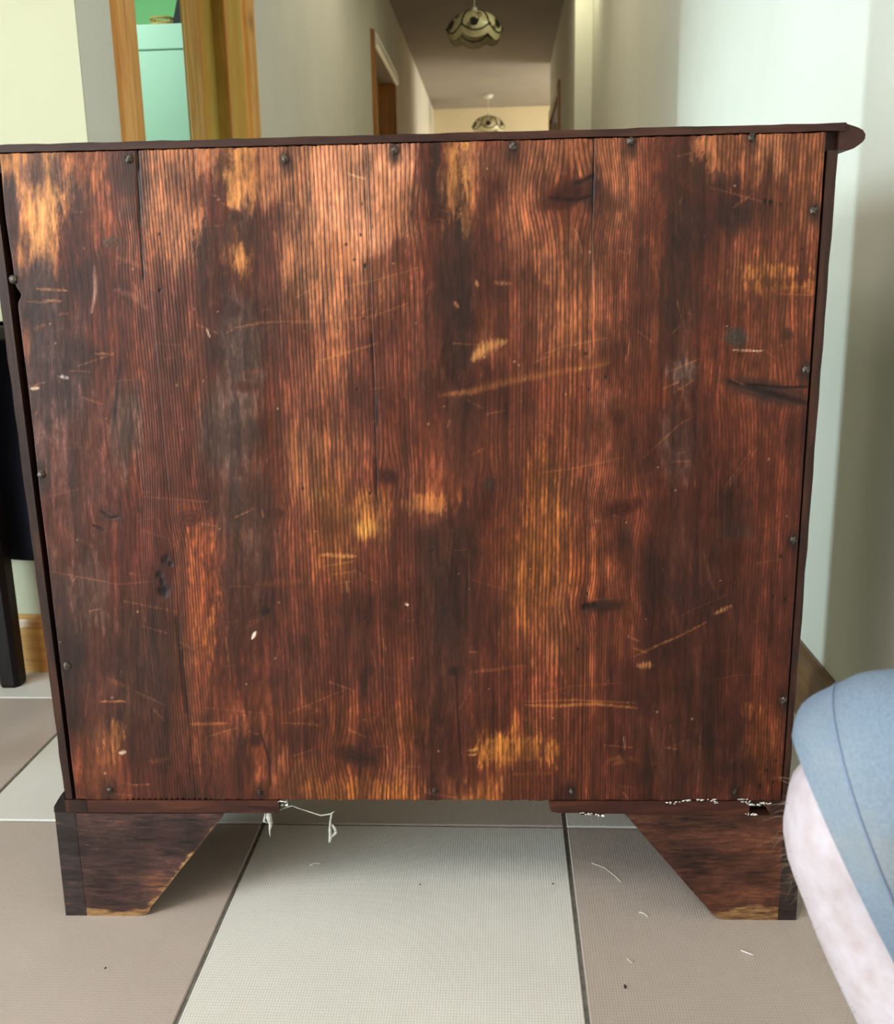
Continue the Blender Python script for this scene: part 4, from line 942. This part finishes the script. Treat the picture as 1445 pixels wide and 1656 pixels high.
def interp(ctrl, n):
    """Catmull-Rom through control rows of floats"""
    ctrl = [np.array(c, float) for c in ctrl]; out = []
    for i in range(len(ctrl) - 1):
        p0 = ctrl[max(i - 1, 0)]; p1 = ctrl[i]; p2 = ctrl[i + 1]; p3 = ctrl[min(i + 2, len(ctrl) - 1)]
        for k in range(n):
            q = k / n
            out.append(.5 * ((2 * p1) + (-p0 + p2) * q + (2 * p0 - 5 * p1 + 4 * p2 - p3) * q * q + (-p0 + 3 * p1 - 3 * p2 + p3) * q ** 3))
    out.append(ctrl[-1]); return out
def loft(bm, rows, seg, capa=True, capb=True):
    rings = tube(bm, [r[:3] for r in rows], [r[3] for r in rows], seg, False)
    if capa: bm.faces.new(rings[0][::-1])
    if capb: bm.faces.new(rings[-1])
    return rings
person = props(empty('person', (.36, .48, 0)), 'bare knee and lower leg of a crouching person in faded blue shorts, right edge', 'person')
def PL(p): return (p[0] - .36, p[1] - .48, p[2])
LEG = [(.400, .20, .545, .080), (.375, .36, .525, .078), (.318, .53, .468, .066), (.258, .602, .434, .0665), (.268, .604, .376, .064), (.298, .580, .300, .060), (.330, .555, .215, .055), (.345, .525, .120, .040), (.352, .510, .070, .036), (.350, .520, .040, .036), (.335, .575, .032, .034), (.318, .640, .026, .032), (.306, .690, .020, .022), (.302, .706, .016, .010)]
bm = bmesh.new(); loft(bm, [tuple(PL(r)) + (r[3],) for r in interp(LEG, 6)], 28)
leg = link('leg', bm, M['skin'], person, True, label='pale bare skin of the knee and shin')
# shorts: a loose tube over the thigh, its hem open around the knee
def hoop(top, bottom, near):     # one hoop of the shorts leg through three points on the cloth
    a, b, n = np.array(top), np.array(bottom), np.array(near); c = (a + b) / 2
    return (c, (a - b) / 2, n - c)
rows = [hoop([0.1911, 0.6105, 0.4882], [0.2782, 0.5729, 0.3063], [0.1965, 0.5089, 0.4486]),
        hoop([0.1972, 0.6139, 0.5101], [0.2821, 0.5689, 0.3098], [0.1983, 0.5065, 0.4554]),
        hoop([0.2198, 0.6100, 0.5228], [0.2957, 0.5610, 0.3168], [0.2023, 0.4997, 0.4738]),
        hoop([0.2453, 0.5949, 0.5395], [0.3200, 0.5531, 0.3425], [0.2254, 0.4862, 0.4981]),
        hoop([0.310, 0.52, 0.575], [0.370, 0.43, 0.385], [0.270, 0.430, 0.505]),
        hoop([0.385, 0.36, 0.620], [0.405, 0.28, 0.415], [0.305, 0.270, 0.525]),
        hoop([0.400, 0.20, 0.640], [0.405, 0.14, 0.420], [0.300, 0.135, 0.530])]
flat = interp([np.concatenate(r) for r in rows], 5)
bm = bmesh.new(); SEG = 40; rings = []
for i, r in enumerate(flat):
    c_, a_, b_ = r[:3], r[3:6], r[6:9]; rg = []
    for k in range(SEG):
        an = k / SEG * math.tau
        sup = 1 + .008 * math.sin(5 * an - i * .5)
        p = c_ + (a_ * math.cos(an) + b_ * math.sin(an)) * sup
        rg.append(bm.verts.new(PL(p)))
    rings.append(rg)
for r0, r1 in zip(rings, rings[1:]):
    for k in range(SEG): bm.faces.new((r0[k], r0[(k + 1) % SEG], r1[(k + 1) % SEG], r1[k]))
bmesh.ops.solidify(bm, geom=bm.faces[:], thickness=.0022)
shorts = link('shorts', bm, M['denim'], person, True, label='faded light blue denim shorts leg')
bm = bmesh.new(); P = []
r = flat[10]
for k in range(SEG + 1):
    an = k / SEG * math.tau; i = 10
    sup = 1.003 + .008 * math.sin(5 * an - i * .5)
    P.append(PL(r[:3] + (r[3:6] * math.cos(an) + r[6:9] * math.sin(an)) * sup))
tube(bm, P, .0008, 5); link('hem_stitch', bm, M['seam'], shorts, True)
# fine hair standing off the shin
bm = bmesh.new(); lr = interp(LEG, 6); rnd = random.Random(3)
for _ in range(1500):
    i = rnd.randrange(17, 40); r = lr[i]; d = (lr[i + 1][:3] - lr[i - 1][:3]); d /= np.linalg.norm(d)
    an = rnd.uniform(0, math.tau); a_ = np.cross(d, [0, 1, .1]); a_ /= np.linalg.norm(a_); b_ = np.cross(d, a_)
    nn = a_ * math.cos(an) + b_ * math.sin(an)
    vw = r[:3] - np.array(CAM); vw /= np.linalg.norm(vw)
    if nn[0] > .2 or abs(nn @ vw) > .42: continue
    p = r[:3] + nn * r[3] * .985; L_ = rnd.uniform(.006, .014)
    curl = np.array([rnd.uniform(-1, 1) for _ in range(3)]) * .5 + d * rnd.uniform(.3, 1.0)
    pts = [p, p + (nn * .8 + curl * .3) * L_ * .5, p + (nn * .9 + curl) * L_]
    tube(bm, [PL(q) for q in pts], [.00011, .00009, .00003], 3)
hr = link('leg_hair', bm, M['hair'], person); hr['kind'] = 'stuff'
